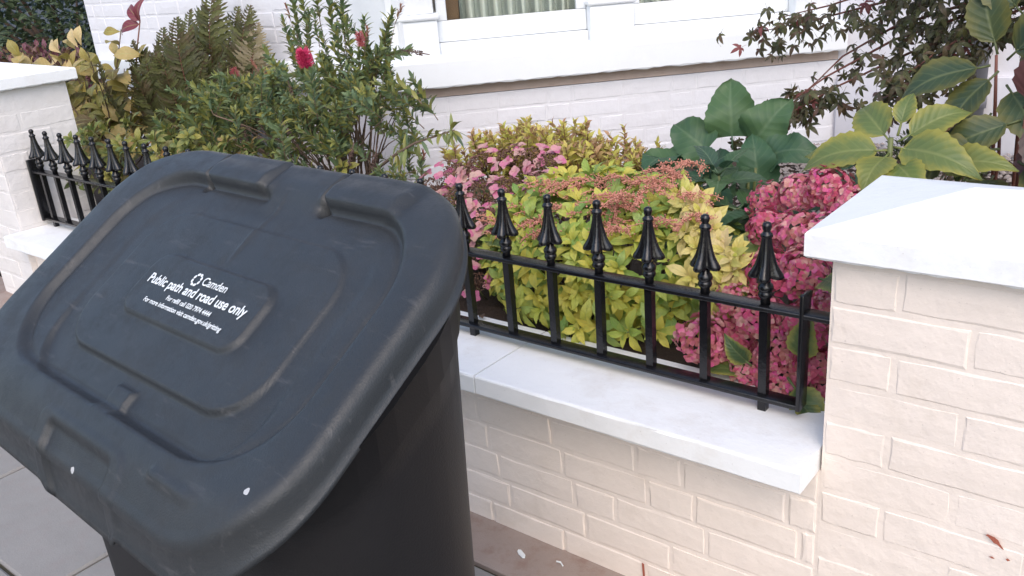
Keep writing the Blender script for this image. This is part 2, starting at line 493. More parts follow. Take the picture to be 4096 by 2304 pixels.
# flakes of missing paint on the pier
def chip(parent, x, z, pts, name='paint_chip', y=-0.0055):
    mb = MB(); mb.add([(x+a*0.001, y, z+b*0.001) for a, b in pts], [tuple(range(len(pts)))]); return mb.build(name, M_redchip, parent)
# ---- far left pier
pl = pier((-4.02, 1.39, 0), 0.34, 0.325, 1.028, 0.0, M_brickL, 'off white brick gate pier at the far left beside ferns', ('front', 'right'), M_coping)

# ---- low wall between the piers
gw = empty('garden_wall', (-2.07, 1.5, 0), 'low cream painted brick wall with white coping under the railings', 'wall')
core = MB(); core.box((-3.68+2.07, 1.4150-1.5, 0.0), (-0.4655+2.07, 1.60-1.5, 0.436)); core.build('mortar_core', M_brick, gw)
rs = random.Random(11)
def wall_pat(r):
    out = []; off = [0.17, 0.06, 0.20, 0.115, 0.03, 0.19][r % 6]
    out.append(off+0.05)
    while sum(out) < 3.4: out.append(0.225 if rs.random() < 0.78 else 0.1125)
    return out
courses(gw, T(-3.68+2.07, 1.413-1.5, 0), 3.2093, 0.0, 0.442, M_brick, wall_pat)
def coping(x0, x1):
    mb = MB(); nseg = max(6, int((x1-x0)/0.05)); rs2 = random.Random(int(x0*1000))
    y0, y1, z0, z1 = 1.320-1.5, 1.61-1.5, 0.436, 0.484
    prof = [(y1, z0), (y0+0.02, z0), (y0+0.002, z0+0.001), (y0, z0+0.004), (y0, z1-0.005), (y0+0.0015, z1-0.0015), (y0+0.005, z1), (y1-0.01, z1), (y1, z1-0.01)]
    vs = []; fs = []
    for i in range(nseg+1):
        x = x0+2.07 + (x1-x0)*i/nseg
        for k, (y, z) in enumerate(prof):
            w = 0.0006 if k in (2, 3, 4, 5) else 0.00025
            vs.append((x, y+rs2.gauss(0, w), z+rs2.gauss(0, w)*(1.4 if k in (1, 2) else 0.6)))
    n = len(prof)
    for i in range(nseg):
        for k in range(n): fs.append((i*n+k, (i+1)*n+k, (i+1)*n+(k+1) % n, i*n+(k+1) % n))
    fs.append(tuple(range(n))); fs.append(tuple(nseg*n+k for k in range(n))[::-1])
    mb.add(vs, fs)
    return mb.build('coping_stone', M_coping, gw, False)
for a, b in ((-3.678, -2.842), (-2.838, -2.042), (-2.038, -1.2375), (-1.2325, -0.4745)): coping(a, b)

# ------------------------------------------------------------------ railing
rail = empty('garden_railing', (-2.1, 1.5, 0.484), 'black iron railing with spearhead finials between the two piers', 'railing')
def rl(x, y, z): return (x+2.1, y-1.5, z-0.484)
YR = 1.5
def bar(name, a, b, bv=0.0025):
    mb = MB(); mb.box(rl(*a), rl(*b)); o = mb.build(name, M_iron, rail); return bevel(o, bv)
bar('top_rail', (-3.659, YR-0.019, 0.702), (-0.468, YR+0.019, 0.712))
bar('bottom_rail', (-3.659, YR-0.019, 0.509), (-0.545, YR+0.019, 0.519))
bar('end_bar', (-0.549, YR-0.020, 0.507), (-0.540, YR+0.020, 0.750))
bar('end_bar', (-3.672, YR-0.024, 0.505), (-3.660, YR+0.024, 0.755))
xs_b = [-0.621-0.127*k for k in range(19)] + [-2.907-0.1165*k for k in range(1, 7)]
fin = MB()
# finial, z measured from the rail's top face: ring, stem, four-lobed spear, collar and ball
fin.lathe([(0.0095, 0.0), (0.0095, 0.012), (0.013, 0.016), (0.0145, 0.021), (0.013, 0.026), (0.0115, 0.0275), (0.0145, 0.030), (0.0155, 0.035), (0.0140, 0.040), (0.010, 0.044), (0.0085, 0.062)], 14)
N = 32; prof = []
lev = [(0.064, 0.0075, 0.0), (0.058, 0.018, 0.008), (0.054, 0.027, 0.014), (0.0535, 0.032, 0.018), (0.057, 0.0345, 0.020), (0.063, 0.0325, 0.019), (0.070, 0.0275, 0.015), (0.080, 0.0220, 0.0105), (0.092, 0.0178, 0.0070), (0.106, 0.0140, 0.004), (0.122, 0.0108, 0.002), (0.136, 0.0090, 0.0)]
vs = []; fs = []
for z, r, amp in lev:
    for k in range(N):
        a = 2*math.pi*k/N
        lob = abs(math.cos(2*a))**1.1
        rr = r - amp*(1-lob)
        vs.append((rr*math.cos(a), rr*math.sin(a), z + 0.003*(1-lob)*(1 if z < 0.06 else 0)))
for i in range(len(lev)-1):
    for k in range(N): fs.append((i*N+k, i*N+(k+1) % N, (i+1)*N+(k+1) % N, (i+1)*N+k))
fin.add(vs, fs)
fin.lathe([(0.0085, 0.134), (0.0115, 0.136), (0.0118, 0.141), (0.0085, 0.144), (0.0065, 0.147), (0.0085, 0.152), (0.0092, 0.157), (0.0075, 0.1625), (0.003, 0.165)], 14)
me_fin = fin.mesh('spearhead_finial', M_iron, True)
def bal_mesh(z0):
    mb = MB(); mb.box((-0.0085, -0.0085, z0-0.484), (0.0085, 0.0085, 0.7125-0.484)); return mb.mesh('baluster', M_iron, False)
me_b, me_bl = bal_mesh(0.512), bal_mesh(0.480)
for i, x in enumerate(xs_b):
    o = link('baluster', me_bl if i % 6 == 0 else me_b, rail)
    o.location = (x+2.1, 0, 0); o.rotation_euler = (rnd(-0.006, 0.006), rnd(-0.006, 0.006), 0)
    fo = link('spearhead_finial', me_fin, o)
    fo.location = (0, 0, 0.712-0.484); fo.rotation_euler = (0, 0, rnd(-0.25, 0.25)+0.1)

# ------------------------------------------------------------------ house
house = empty('house', (-2.82, 2.74, 0.45), 'white painted brick house with a bay window and deep white sill', 'house')
HM = lambda M: T(2.82, -2.74, -0.45) @ M
hd = Vector((0.7145, 0.6997, 0)); hn = Vector((0.6997, -0.7145, 0))
# local frame on the splayed bay face: x along the face, -Y towards the street, z height
BAY = Matrix(((hd.x, -hn.x, 0, -2.815), (hd.y, -hn.y, 0, 2.739), (0, 0, 1, 0), (0, 0, 0, 1)))
BW = 1.985
bc = MB(); bc.box((0.003, 0.0014, 0.3), (BW, 0.10, 0.80), HM(BAY)); bc.build('bay_wall', M_house, house)
flem = lambda off: (lambda r: ([off if r % 2 else off*0.45] + [0.225 if (k+r) % 3 else 0.1125 for k in range(14)]))
courses(house, HM(BAY), BW, 0.42, 0.802, M_house, flem(0.18))
bb = MB(); bb.box((0.0, 0.001, 0.803), (BW, 0.10, 0.847), HM(BAY)); bb.build('bare_brick_band', M_raw, house)
# street-facing side of the bay: smooth render below the sill, brick above
fm = MB(); fm.box((-5.4, 2.7395, 0.3), (-2.818, 2.86, 0.846), HM(Matrix())); fm.build('front_plinth', M_render, house)
fb = MB(); fb.box((-5.4, 2.7419, 0.9), (-3.12, 2.86, 3.2), HM(Matrix())); fb.build('front_wall', M_house, house)
courses(house, HM(T(-5.4, 2.74, 0)), 2.28, 0.97, 1.72, M_house, flem(0.2))
# corner pier with base moulding
def bx(name, M, a, b, mat, par=house, bv=0.004):
    mb = MB(); mb.box(a, b, HM(M)); o = mb.build(name, mat, par); bevel(o, bv); return o
bx('corner_pier', BAY, (-0.04, 0.02, 0.955), (0.187, 0.30, 1.125), M_trim)
bx('pier_moulding', BAY, (-0.05, 0.006, 1.126), (0.199, 0.30, 1.152), M_trim, bv=0.01)
bx('pier_shaft', BAY, (-0.03, 0.035, 1.153), (0.175, 0.30, 3.0), M_trim)
bx('front_pier', Matrix(), (-3.12, 2.762, 0.955), (-2.80, 3.0, 3.0), M_trim)
# sill with a worn lower edge, wrapping round the corner
def sill(M, w, x0=0.0, name='window_sill', ov=0.065, skew0=0.0):
    mb = MB(); ns = 70; rs3 = random.Random(5); vs = []; fs = []
    prof = [(0.16, 0.848), (-ov+0.03, 0.848), (-ov+0.004, 0.849), (-ov, 0.855), (-ov, 0.957), (-ov+0.008, 0.965), (0.05, 0.978), (0.16, 0.982)]
    n = len(prof)
    for i in range(ns+1):
        x = x0 + (w-x0)*i/ns
        for k, (y, z) in enumerate(prof):
            e = rs3.gauss(0, 0.0014) if k in (2, 3) else 0
            xx = x + (skew0*y if i == 0 else 0)
            vs.append((xx, y, z + e))
    for i in range(ns):
        for k in range(n): fs.append((i*n+k, (i+1)*n+k, (i+1)*n+(k+1) % n, i*n+(k+1) % n))
    fs.append(tuple(range(n))); fs.append(tuple(ns*n+k for k in range(n))[::-1])
    mb.add(vs, fs, HM(M)); return mb.build(name, M_trim, house, False)
sill(BAY, 1.99, 0.0, skew0=0.414)
bx('window_sill', Matrix(), (-5.38, 2.672, 0.850), (-2.792, 2.86, 0.963), M_trim)
# mullion between the two sashes
bx('mullion', BAY, (0.852, 0.015, 0.962), (1.046, 0.20, 1.125), M_trim)
bx('mullion_moulding', BAY, (0.842, 0.004, 1.126), (1.056, 0.20, 1.150), M_trim, bv=0.01)
bx('mullion_shaft', BAY, (0.862, 0.03, 1.151), (1.036, 0.20, 3.0), M_trim)
bx('end_pier', BAY, (1.78, 0.02, 0.955), (1.985, 0.22, 3.0), M_trim)
M_glass, nt, b, out = new_mat('window_glass')
b.inputs['Base Color'].default_value = (0.9, 0.95, 0.95, 1); b.inputs['Roughness'].default_value = 0.02
b.inputs['Transmission Weight'].default_value = 1.0; b.inputs['IOR'].default_value = 1.1
def window(x0, x1):
    w = empty('sash_window', (0, 0, 0)); w.parent = house; w.matrix_local = Matrix()
    bx('stool', BAY, (x0, 0.065, 0.974), (x1, 0.20, 1.022), M_trim, w)
    bx('bottom_rail', BAY, (x0, 0.098, 1.024), (x1, 0.145, 1.113), M_trim, w)
    bx('stile', BAY, (x0, 0.097, 1.114), (x0+0.045, 0.144, 2.6), M_trim, w)
    bx('stile', BAY, (x1-0.045, 0.097, 1.114), (x1, 0.144, 2.6), M_trim, w)
    bx('top_rail', BAY, (x0+0.046, 0.098, 2.5), (x1-0.046, 0.144, 2.6), M_trim, w)
    bx('meeting_rail', BAY, (x0+0.046, 0.10, 1.80), (x1-0.046, 0.146, 1.85), M_trim, w)
    bx('pane', BAY, (x0+0.046, 0.118, 1.114), (x1-0.046, 0.122, 1.799), M_glass, w, 0.0003)
    bx('pane', BAY, (x0+0.046, 0.118, 1.851), (x1-0.046, 0.122, 2.499), M_glass, w, 0.0003)
window(0.188, 0.851); window(1.047, 1.779)
bx('lintel', BAY, (-0.05, 0.0, 3.001), (1.99, 0.35, 3.2), M_trim)
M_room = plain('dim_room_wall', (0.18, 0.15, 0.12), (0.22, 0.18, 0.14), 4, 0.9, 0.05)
bx('room_wall', BAY, (0.0, 1.2, 0.7), (2.0, 1.25, 3.2), M_room)
M_cur, nt, b, out = new_mat('striped_curtain_cloth')
uvn = nd(nt, 'ShaderNodeUVMap'); sxx = nd(nt, 'ShaderNodeSeparateXYZ'); nt.links.new(uvn.outputs[0], sxx.inputs[0])
st = mth(nt, 'SINE', mth(nt, 'MULTIPLY', sxx.outputs[0], 6.283*9))
mr = nd(nt, 'ShaderNodeMapRange'); mr.inputs[1].default_value = 0.1; mr.inputs[2].default_value = 0.35; nt.links.new(st, mr.inputs[0])
nt.links.new(mixc(nt, mr.outputs[0], (0.62, 0.62, 0.53), (0.34, 0.36, 0.32)), b.inputs['Base Color']); b.inputs['Roughness'].default_value = 0.9
def curtain(x0, x1, label):
    mb = MB(); n = 90; vs = []; uvs = []
    for i in range(n+1):
        t = i/n; x = x0+(x1-x0)*t; y = 0.20 + 0.028*math.sin(t*58) + 0.012*math.sin(t*23+1)
        p = BAY @ Vector((x, y, 1.0)); q = BAY @ Vector((x, y, 2.6))
        vs += [tuple(p), tuple(q)]; uvs += [(t, 0), (t, 1)]
    mb.add(vs, [(2*i, 2*i+2, 2*i+3, 2*i+1) for i in range(n)], None, uvs)
    o = mb.build('curtain', M_cur, None, True)
    tag(o, label, 'curtain', 'curtains behind the bay window')
curtain(0.30, 0.85, 'pale striped curtain behind the left sash of the bay window')
curtain(1.06, 1.78, 'pale striped curtain behind the right sash of the bay window')
M_wood = plain('brown_curtain_lining', (0.14, 0.075, 0.035), (0.22, 0.13, 0.07), 25, 0.7, 0.1)
bx('shutter_box', BAY, (0.19, 0.155, 1.03), (0.292, 0.19, 2.6), M_wood)
# facade to the right of the bay
fr = MB(); fr.box((-1.40, 4.126, 0.3), (3.0, 4.35, 3.2), HM(Matrix())); fr.build('side_facade', M_render, house)
bx('side_plinth', Matrix(), (-1.39, 4.10, 0.3), (3.0, 4.128, 0.74), M_render)
ab = empty('air_brick', (0, 0, 0)); ab.parent = house
bx('grille_frame', Matrix(), (-1.02, 4.094, 0.770), (-0.88, 4.13, 0.835), M_render, ab, 0.002)
for k in range(4): bx('slot', Matrix(), (-1.01, 4.092, 0.777+0.0145*k), (-0.89, 4.0945, 0.783+0.0145*k), M_mould, ab, 0.0002)
# vent cover low on the bay
vc = MB(); vc.box((-3.005, 2.715, 0.735), (-2.935, 2.7405, 0.815), HM(Matrix())); vo_ = vc.build('vent_cover', M_vent, house); bevel(vo_, 0.004)
hood = MB(); hood.add([(-3.0,2.715,0.787),(-2.94,2.715,0.787),(-2.94,2.685,0.770),(-3.0,2.685,0.770),(-3.0,2.715,0.772),(-2.94,2.715,0.772)], [(0,1,2,3),(4,3,2,5),(0,3,4),(1,5,2)], HM(Matrix()))
hd_o = hood.build('hood', M_vent, house)
dp = MB(); dp.tube([(-0.80, 4.06, 0.45), (-0.80, 4.06, 3.0)], [0.034, 0.034], 12)
for z in (0.62, 1.4): dp.tube([(-0.80, 4.06, z), (-0.80, 4.06, z+0.06)], [0.042, 0.042], 12)
tag(dp.build('drain_pipe', M_grey, None, True), 'grey drain pipe on the white wall behind the maple', 'drain pipe')

# ------------------------------------------------------------------ grit bin
BU = Vector((0.9976, -0.0698, 0.0)); BWd = Vector((0.0698, 0.9976, 0.0))
PIT = R(33)
grit = empty('grit_bin', (-1.138, 0.890, 0.0), 'dark grey plastic grit bin with a sloping printed lid, standing in front of the wall', 'grit bin')
grit.rotation_euler = (0, 0, R(-4))
HZ = 1.067
# lid frame inside the bin's own frame: x across, y up the slope to the hinge, z out of the lid
LID = T(0, 0, HZ) @ Matrix.Rotation(PIT, 4, 'X')
def sdrr(u, v, cu, cv, hu, hv, r):
    qx, qy = abs(u-cu)-hu+r, abs(v-cv)-hv+r
    return math.hypot(max(qx, 0), max(qy, 0)) + min(max(qx, qy), 0) - r
OC = (-0.036, -0.283, 0.466, 0.293, 0.185)
def lid_h(u, v):
    sd = sdrr(u, v, *OC)
    rim = 0.026 - 0.013*sstep(-0.075, 0.01, v) - 0.027*sstep(-0.485, -0.585, v)
    rim += 0.002*math.sin(max(0.0, min(1.0, -sd/0.085))*math.pi)
    deck = 0.015 - 0.010*sstep(-0.13, -0.06, v)
    inn = sdrr(u, v, -0.022, -0.268, 0.385, 0.208, 0.14)
    gap = (1-sstep(0.055, 0.080, abs(u-0.026)))*sstep(-0.16, -0.10, v)
    h = deck + (rim-deck)*((1-gap)*sstep(-0.010, 0.006, inn) + gap*sstep(-0.045, 0.035, inn))
    # shallow groove just inside the rim
    h -= 0.0028*math.exp(-((inn+0.010)/0.005)**2)*(1-gap)
    # sunken field with a sharp front edge, notched in the middle
    a = sdrr(u, v, 0.0, -0.285, 0.305, 0.193, 0.10)
    if abs(u) < 0.05: a = max(a, min(0.026-abs(u), -0.436-v))
    fr_ = sstep(-0.30, -0.46, v)
    h -= (0.002 + 0.006*fr_)*(1-sstep(-0.004-0.006*(1-fr_), 0.004+0.006*(1-fr_), a))
    # two raised steps and the label panel
    h += 0.013*(1-sstep(-0.003, 0.003, sdrr(u, v, 0, -0.274, 0.268, 0.140, 0.085))) * (0.35+0.65*fr_ + 0.0)
    h += 0.008*(1-sstep(-0.0035, 0.0035, sdrr(u, v, 0, -0.278, 0.166, 0.058, 0.035)))
    # ridge down the middle behind the label
    h += 0.0022*math.exp(-((u)/0.004)**2)*sstep(-0.215, -0.18, v)*sstep(-0.05, -0.07, v)
    # hinge lugs with open slots beside them
    for s in (-1, 1):
        l = sdrr(u, v, s*0.168+0.026, -0.020, 0.083, 0.047, 0.012)
        top = 0.033 - 0.017*sstep(-0.045, 0.012, v)
        if l < 0.006: h = h + (top-h)*(1-sstep(-0.006, 0.004, l))
        sl = sdrr(u, v, s*0.168 - 0.063, -0.030, 0.0065, 0.05, 0.005)
        h -= 0.026*(1-sstep(-0.003, 0.004, sl))
        sl = sdrr(u, v, s*0.168 + 0.114, -0.020, 0.0035, 0.045, 0.003)
        h -= 0.004*(1-sstep(-0.003, 0.004, sl))
    # raised surround and hand recess at the front
    h += 0.004*(1-sstep(-0.008, 0.006, sdrr(u, v, 0, -0.565, 0.135, 0.055, 0.03)))
    h -= 0.012*(1-sstep(-0.004, 0.004, sdrr(u, v, 0, -0.545, 0.100, 0.017, 0.010)))
    # small raised lozenge
    h += 0.006*(1-sstep(-0.010, 0.006, sdrr(u, v, 0.245, -0.512, 0.055, 0.008, 0.008)))
    return h
NC_, MU, MV = 18, 150, 60
def outline():
    cu, cv, hu, hv, r = OC
    pts = []
    cs = [(cu+hu-r, cv-hv+r, -90), (cu+hu-r, cv+hv-r, 0), (cu-hu+r, cv+hv-r, 90), (cu-hu+r, cv-hv+r, 180)]
    for i, (x, y, a0) in enumerate(cs):
        for k in range(NC_+1):
            a = R(a0 + 90*k/NC_); pts.append((x+r*math.cos(a), y+r*math.sin(a), math.cos(a), math.sin(a)))
        nx, ny, na0 = cs[(i+1) % 4]; a = R(a0+90)
        sx, sy = x+r*math.cos(a), y+r*math.sin(a); ex, ey = nx+r*math.cos(a), ny+r*math.sin(a)
        m = MU if i in (1, 3) else MV
        for k in range(1, m): pts.append((sx+(ex-sx)*k/m, sy+(ey-sy)*k/m, math.cos(a), math.sin(a)))
    return pts
IN = 0.020
lm = MB()
ol = outline(); n = len(ol); r_ = OC[4]
levs = [IN + (r_-IN)*i/44 for i in range(45)]
vs = []; fs = []
for e in levs:
    for (x, y, nx, ny) in ol:
        u, v = x-nx*e, y-ny*e; vs.append((u, v, lid_h(u, v)))
for a in range(len(levs)-1):
    for k in range(n): fs.append((a*n+k, a*n+(k+1) % n, (a+1)*n+(k+1) % n, (a+1)*n+k))
o0 = len(vs); hx_, hy_ = OC[2]-r_, OC[3]-r_
for j in range(MV+1):
    for i in range(MU+1):
        u, v = OC[0]-hx_+2*hx_*i/MU, OC[1]-hy_+2*hy_*j/MV; vs.append((u, v, lid_h(u, v)))
for j in range(MV):
    for i in range(MU):
        q = o0+j*(MU+1)+i; fs.append((q, q+1, q+MU+2, q+MU+1))
lm.add(vs, fs, LID)
# rolled edge and skirt
prof = [(-IN, 0.0, 0.0)] + [(-IN + IN*math.sin(R(t)), -IN*(1-math.cos(R(t))), 0.0) for t in (18, 36, 54, 72, 90)] + [(0.002, -IN, 0.35), (0.003, -IN, 0.75), (0.006, -IN, 0.78), (0.007, -IN, 0.98), (0.003, -IN, 1.0), (-0.008, -IN, 0.9), (-0.02, -IN, 0.5)]
vs = []; fs = []
for e, dz, dr in prof:
    for (x, y, nx, ny) in ol:
        h0 = lid_h(x-nx*IN, y-ny*IN)
        D = 0.034 + 0.010*sstep(-0.40, -0.56, y) + 0.014*(1-sstep(0.11, 0.125, abs(x)))*(1 if y < -0.5 else 0)
        D *= dr                      # the skirt hangs straight down, whatever the lid's slope
        vs.append((x+nx*e, y+ny*e - D*math.sin(PIT), h0+dz - D*math.cos(PIT)))
for a in range(len(prof)-1):
    for k in range(n): fs.append((a*n+k, a*n+(k+1) % n, (a+1)*n+(k+1) % n, (a+1)*n+k))
lm.add(vs, fs, LID)
lid = lm.build('lid', M_bin, grit, True)
import bmesh
bmm = bmesh.new(); bmm.from_mesh(lid.data); bmesh.ops.remove_doubles(bmm, verts=bmm.verts, dist=0.00005); bmesh.ops.recalc_face_normals(bmm, faces=bmm.faces)
bmm.to_mesh(lid.data); bmm.free()
# body: rounded box tapering to the base, top following the slope of the lid
bm_ = MB(); vs = []; fs = []
def rr_loop(cx, cy, hx, hy, r, n_c=8):
    pts = []
    for (sx, sy, a0) in ((1, -1, -90), (1, 1, 0), (-1, 1, 90), (-1, -1, 180)):
        for k in range(n_c+1):
            a = R(a0+90*k/n_c); pts.append((cx+sx*(hx-r)+r*math.cos(a), cy+sy*(hy-r)+r*math.sin(a)))
    return pts
loops = [(0.0, 1.0), (0.045, 1.0), (0.05, 0.985), (0.12, 0.978), (0.3, 0.965), (0.6, 0.945), (1.0, 0.91)]
for t, k in loops:
    for (x, y) in rr_loop(0.022, -0.215, 0.424*k, 0.178*k, 0.150):
        ztop = HZ + math.tan(PIT)*y - 0.020
        vs.append((x, y, ztop*(1-t) + 0.03*t if t > 0.06 else ztop - t*1.2))
nl = 36
for a in range(len(loops)-1):
    for k in range(nl): fs.append((a*nl+k, (a+1)*nl+k, (a+1)*nl+(k+1) % nl, a*nl+(k+1) % nl))
fs.append(tuple((len(loops)-1)*nl+k for k in range(nl))); fs.append(tuple(range(nl))[::-1])
bm_.add(vs, fs)
M_body = plain('shaded_polyethylene_body', (0.006, 0.0055, 0.006), (0.011, 0.010, 0.011), 8, 0.55, 0.25, 0.0, 0.35, 300, 0.002)  # shade on the sides is put into this near-black; the lid is weathered paler
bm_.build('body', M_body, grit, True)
for s in (-1, 1):
    f_ = MB(); f_.box((s*0.26-0.08, -0.44, 0.0), (s*0.26+0.08, -0.10, 0.034)); bevel(f_.build('skid', M_bin, grit), 0.006)
# printed lettering on the label panel
def lettering(txt, u, v, width, offs, bold=0.0, name='lettering'):
    cu = bpy.data.curves.new('lettering', 'FONT'); cu.body = txt; cu.size = 0.02; cu.align_x = 'LEFT'; cu.offset = offs
    cu.space_character = 0.98
    tmp = bpy.data.objects.new('lettering_tmp', cu); COL.objects.link(tmp)
    bpy.context.view_layer.update()
    me = bpy.data.meshes.new_from_object(tmp.evaluated_get(bpy.context.evaluated_depsgraph_get()))
    bpy.data.objects.remove(tmp)
    xs_ = [p.co.x for p in me.vertices]; k = width/(max(xs_)-min(xs_)); x0 = min(xs_)
    vv = [(p.co.x, p.co.y) for p in me.vertices]; ff = [tuple(p.vertices) for p in me.polygons]
    mb = MB()
    for q, (du, dv) in enumerate(((0, 0), (bold, 0), (0, bold), (bold, bold)) if bold else ((0, 0),)):
        mb.add([(LID @ Vector(((x-x0)*k+u+du, y*k+v+dv, lid_h(u+(x-x0)*k, v+y*k) + 0.0006 + 0.0001*q))) for x, y in vv], ff)
    return mb.build(name, M_print, lid)
lettering('Public path and road use only', -0.140, -0.2800, 0.280, 0.0, 0.0009)
lettering('Camden', -0.004, -0.2555, 0.067, 0.0, 0.0004)
lettering('For refill call 020 7974 4444', -0.056, -0.2975, 0.127, 0.0, 0.0005)
lettering('For more information visit camden.gov.uk/gritting', -0.108, -0.3120, 0.225, 0.0, 0.0005)
for k in range(8):
    a = R(22.5+45*k); mb = MB(); vs = []
    for i in range(14):
        t = 2*math.pi*i/14; ex, ey = 0.0036*math.cos(t), 0.0025*math.sin(t)
        b0 = a + R(90)
        uu = -0.022 + 0.0098*math.cos(a) + ex*math.cos(b0) - ey*math.sin(b0); vv = -0.2500 + 0.0098*math.sin(a) + ex*math.sin(b0) + ey*math.cos(b0)
        vs.append((uu, vv, lid_h(uu, vv)+0.0007))
    mb.add(vs, [tuple(range(14))], LID); mb.build('emblem_oval', M_print, lid)

# ------------------------------------------------------------------ plant builders
def leaf(L, W, ns=6, na=2, shape='ovate', fold=0.25, curl=0.5, serr=0.0, wave=0.0, twist=0.0, rs=random):
    """one leaf blade: base at the origin, along +Y, upper side +Z"""
    vs = []; fs = []; uvs = []
    ph = rs.uniform(0, 6.28)
    for j in range(ns+1):
        t = j/ns
        if shape == 'ovate': w = math.sin(math.pi*t**0.72)**0.85*(1-0.25*t)
        elif shape == 'lance': w = math.sin(math.pi*t**0.9)**0.8
        elif shape == 'obov': w = math.sin(math.pi*t**1.5)**0.8
        elif shape == 'round': w = math.sin(math.pi*min(1, 0.06+0.94*t)**0.62)**0.55
        elif shape == 'petal': w = math.sin(math.pi*(0.12+0.83*t))**0.7
        else: w = math.sin(math.pi*t)
        w = max(w, 0.02)
        a = curl*t*t; y = L*(t - 0.16*curl*curl*t**3); z = -L*a*0.45*t + L*0.06*math.sin(math.pi*t)
        for i in range(-na, na+1):
            s_ = i/na
            ws = W*0.5*w*s_
            if serr and abs(i) == na: ws *= 1 + serr*(1 if j % 2 else -1)
            zz = z + abs(ws)*fold + wave*W*abs(s_)*math.sin(ph + t*9 + (2 if s_ > 0 else 0))
            vs.append((ws, y - (abs(s_)**2)*L*0.02, zz)); uvs.append((0.5+0.5*s_, t))
    n = 2*na+1
    for j in range(ns):
        for i in range(n-1):
            a = j*n+i; fs.append((a, a+1, a+n+1, a+n))
    return vs, fs, uvs
def addleaf(mb, M, lf, mi=0): mb.add(lf[0], lf[1], M, lf[2], mi)
def tri_bead(mb, p, r, mi=0):
    x, y, z = p
    mb.add([(x+r,y,z),(x-r,y,z),(x,y+r,z),(x,y-r,z),(x,y,z+r),(x,y,z-r)], [(0,2,4),(2,1,4),(1,3,4),(3,0,4),(2,0,5),(1,2,5),(3,1,5),(0,3,5)], None, None, mi)
def curve_pts(p0, p1, sag=0.0, n=7, jit=0.0, bow=None):
    p0, p1 = Vector(p0), Vector(p1); out = []
    bow = Vector(bow) if bow is not None else Vector((0, 0, 0))
    for i in range(n+1):
        t = i/n; p = p0.lerp(p1, t) + bow*math.sin(math.pi*t) + Vector((0, 0, sag*math.sin(math.pi*t)))
        if 0 < i < n: p += Vector((rnd(-jit, jit), rnd(-jit, jit), rnd(-jit, jit)))
        out.append(p)
    return out
def put(name, me, parent, M): return link(name, me, parent, rel(parent, M))
def scl(M, s): return M @ Matrix.Scale(s, 4)
def rdir(up=0.3, toward=None, k=0.0):
    v = Vector((rnd(-1, 1), rnd(-1, 1), rnd(-0.6, 1)+up))
    v = v.normalized()
    if toward is not None: v = (v + Vector(toward)*k).normalized()
    return v
def rosette_mesh(name, mat, n, L, W, shape, tilt, stem, stem_mat, seeds, curl=0.5, fold=0.3, lw=1.0):
    out = []
    for sd in range(seeds):
        rs = random.Random(sd*13+n); mb = MB()
        for k in range(n):
            q = k/n
            az = k*2.4 + rs.uniform(-.3, .3); el = tilt[0] + (tilt[1]-tilt[0])*q + rs.uniform(-.18, .18)
            l = L*(1.0-0.45*q)*rs.uniform(.8, 1.15)
            d_ = Vector((math.cos(az)*math.cos(el), math.sin(az)*math.cos(el), math.sin(el)))
            lf = leaf(l, W*l/L, 5, 1, shape, fold, curl*rs.uniform(.4, 1.5), rs=rs)
            addleaf(mb, frame((0, 0, -stem*0.35*(1-q)), d_, rs.uniform(-.4, .4)), lf)
        mb.tube([(0, 0, -stem), (0, 0, 0.003)], [0.0022, 0.0015], 5, mi=1)
        out.append(mb.mesh(name, [mat, stem_mat], True))
    return out
M_stem = plain('brown_stem_bark', (0.07, 0.042, 0.028), (0.15, 0.10, 0.065), 70, 0.8, 0.4)
M_rstem = plain('red_brown_twig', (0.14, 0.045, 0.035), (0.22, 0.09, 0.06), 70, 0.6, 0.3)
M_gstem = plain('green_stem', (0.10, 0.13, 0.04), (0.17, 0.18, 0.07), 70, 0.5, 0.2)
UPF = Vector((0.15, -0.6, 0.78)).normalized()
def basis_up(d, roll=None):
    """matrix turning local +Z to d"""
    q = Vector(d).normalized().to_track_quat('Z', 'Y')
    return q.to_matrix().to_4x4() @ Matrix.Rotation(rnd(0, 6.28) if roll is None else roll, 4, 'Z')

# ---- yellow-green rosette shrub behind the railing
M_pier = leafm('yellow_green_leaf', [(0.20, 0.34, 0.08), (0.36, 0.46, 0.085), (0.54, 0.54, 0.09), (0.66, 0.56, 0.10), (0.46, 0.52, 0.10), (0.26, 0.40, 0.12)], trans=0.28, veins=6, blotch=0.25)
M_plume = plain('salmon_flower_buds', (0.52, 0.20, 0.14), (0.62, 0.30, 0.22), 90, 0.6, 0.1)
pie = empty('rosette_shrub', (-1.18, 1.88, 0.45), 'yellow green shrub of leaf rosettes with salmon flower plumes behind the railing', 'shrub')
ros = rosette_mesh('leaf_rosette', M_pier, 10, 0.068, 0.0255, 'obov', (0.15, 1.25), 0.05, M_gstem, 6, curl=0.7)
def ell(c, r, n, zmin, front=None, jit=0.06):
    out = []; tries = 0
    while len(out) < n and tries < 20000:
        tries += 1
        v = Vector((rnd(-1, 1), rnd(-1, 1), rnd(-1, 1)))
        if v.length > 1 or v.length < 0.2: continue
        v.normalize()
        p = Vector((c[0]+v.x*r[0], c[1]+v.y*r[1], c[2]+v.z*r[2]))
        nn = Vector((v.x/r[0], v.y/r[1], v.z/r[2])).normalized()
        if p.z < zmin or nn.y > 0.45: continue
        p -= nn*abs(random.gauss(0, jit)); 
        if any((p-q).length < 0.036 for q, _ in out): continue
        out.append((p, nn))
    return out
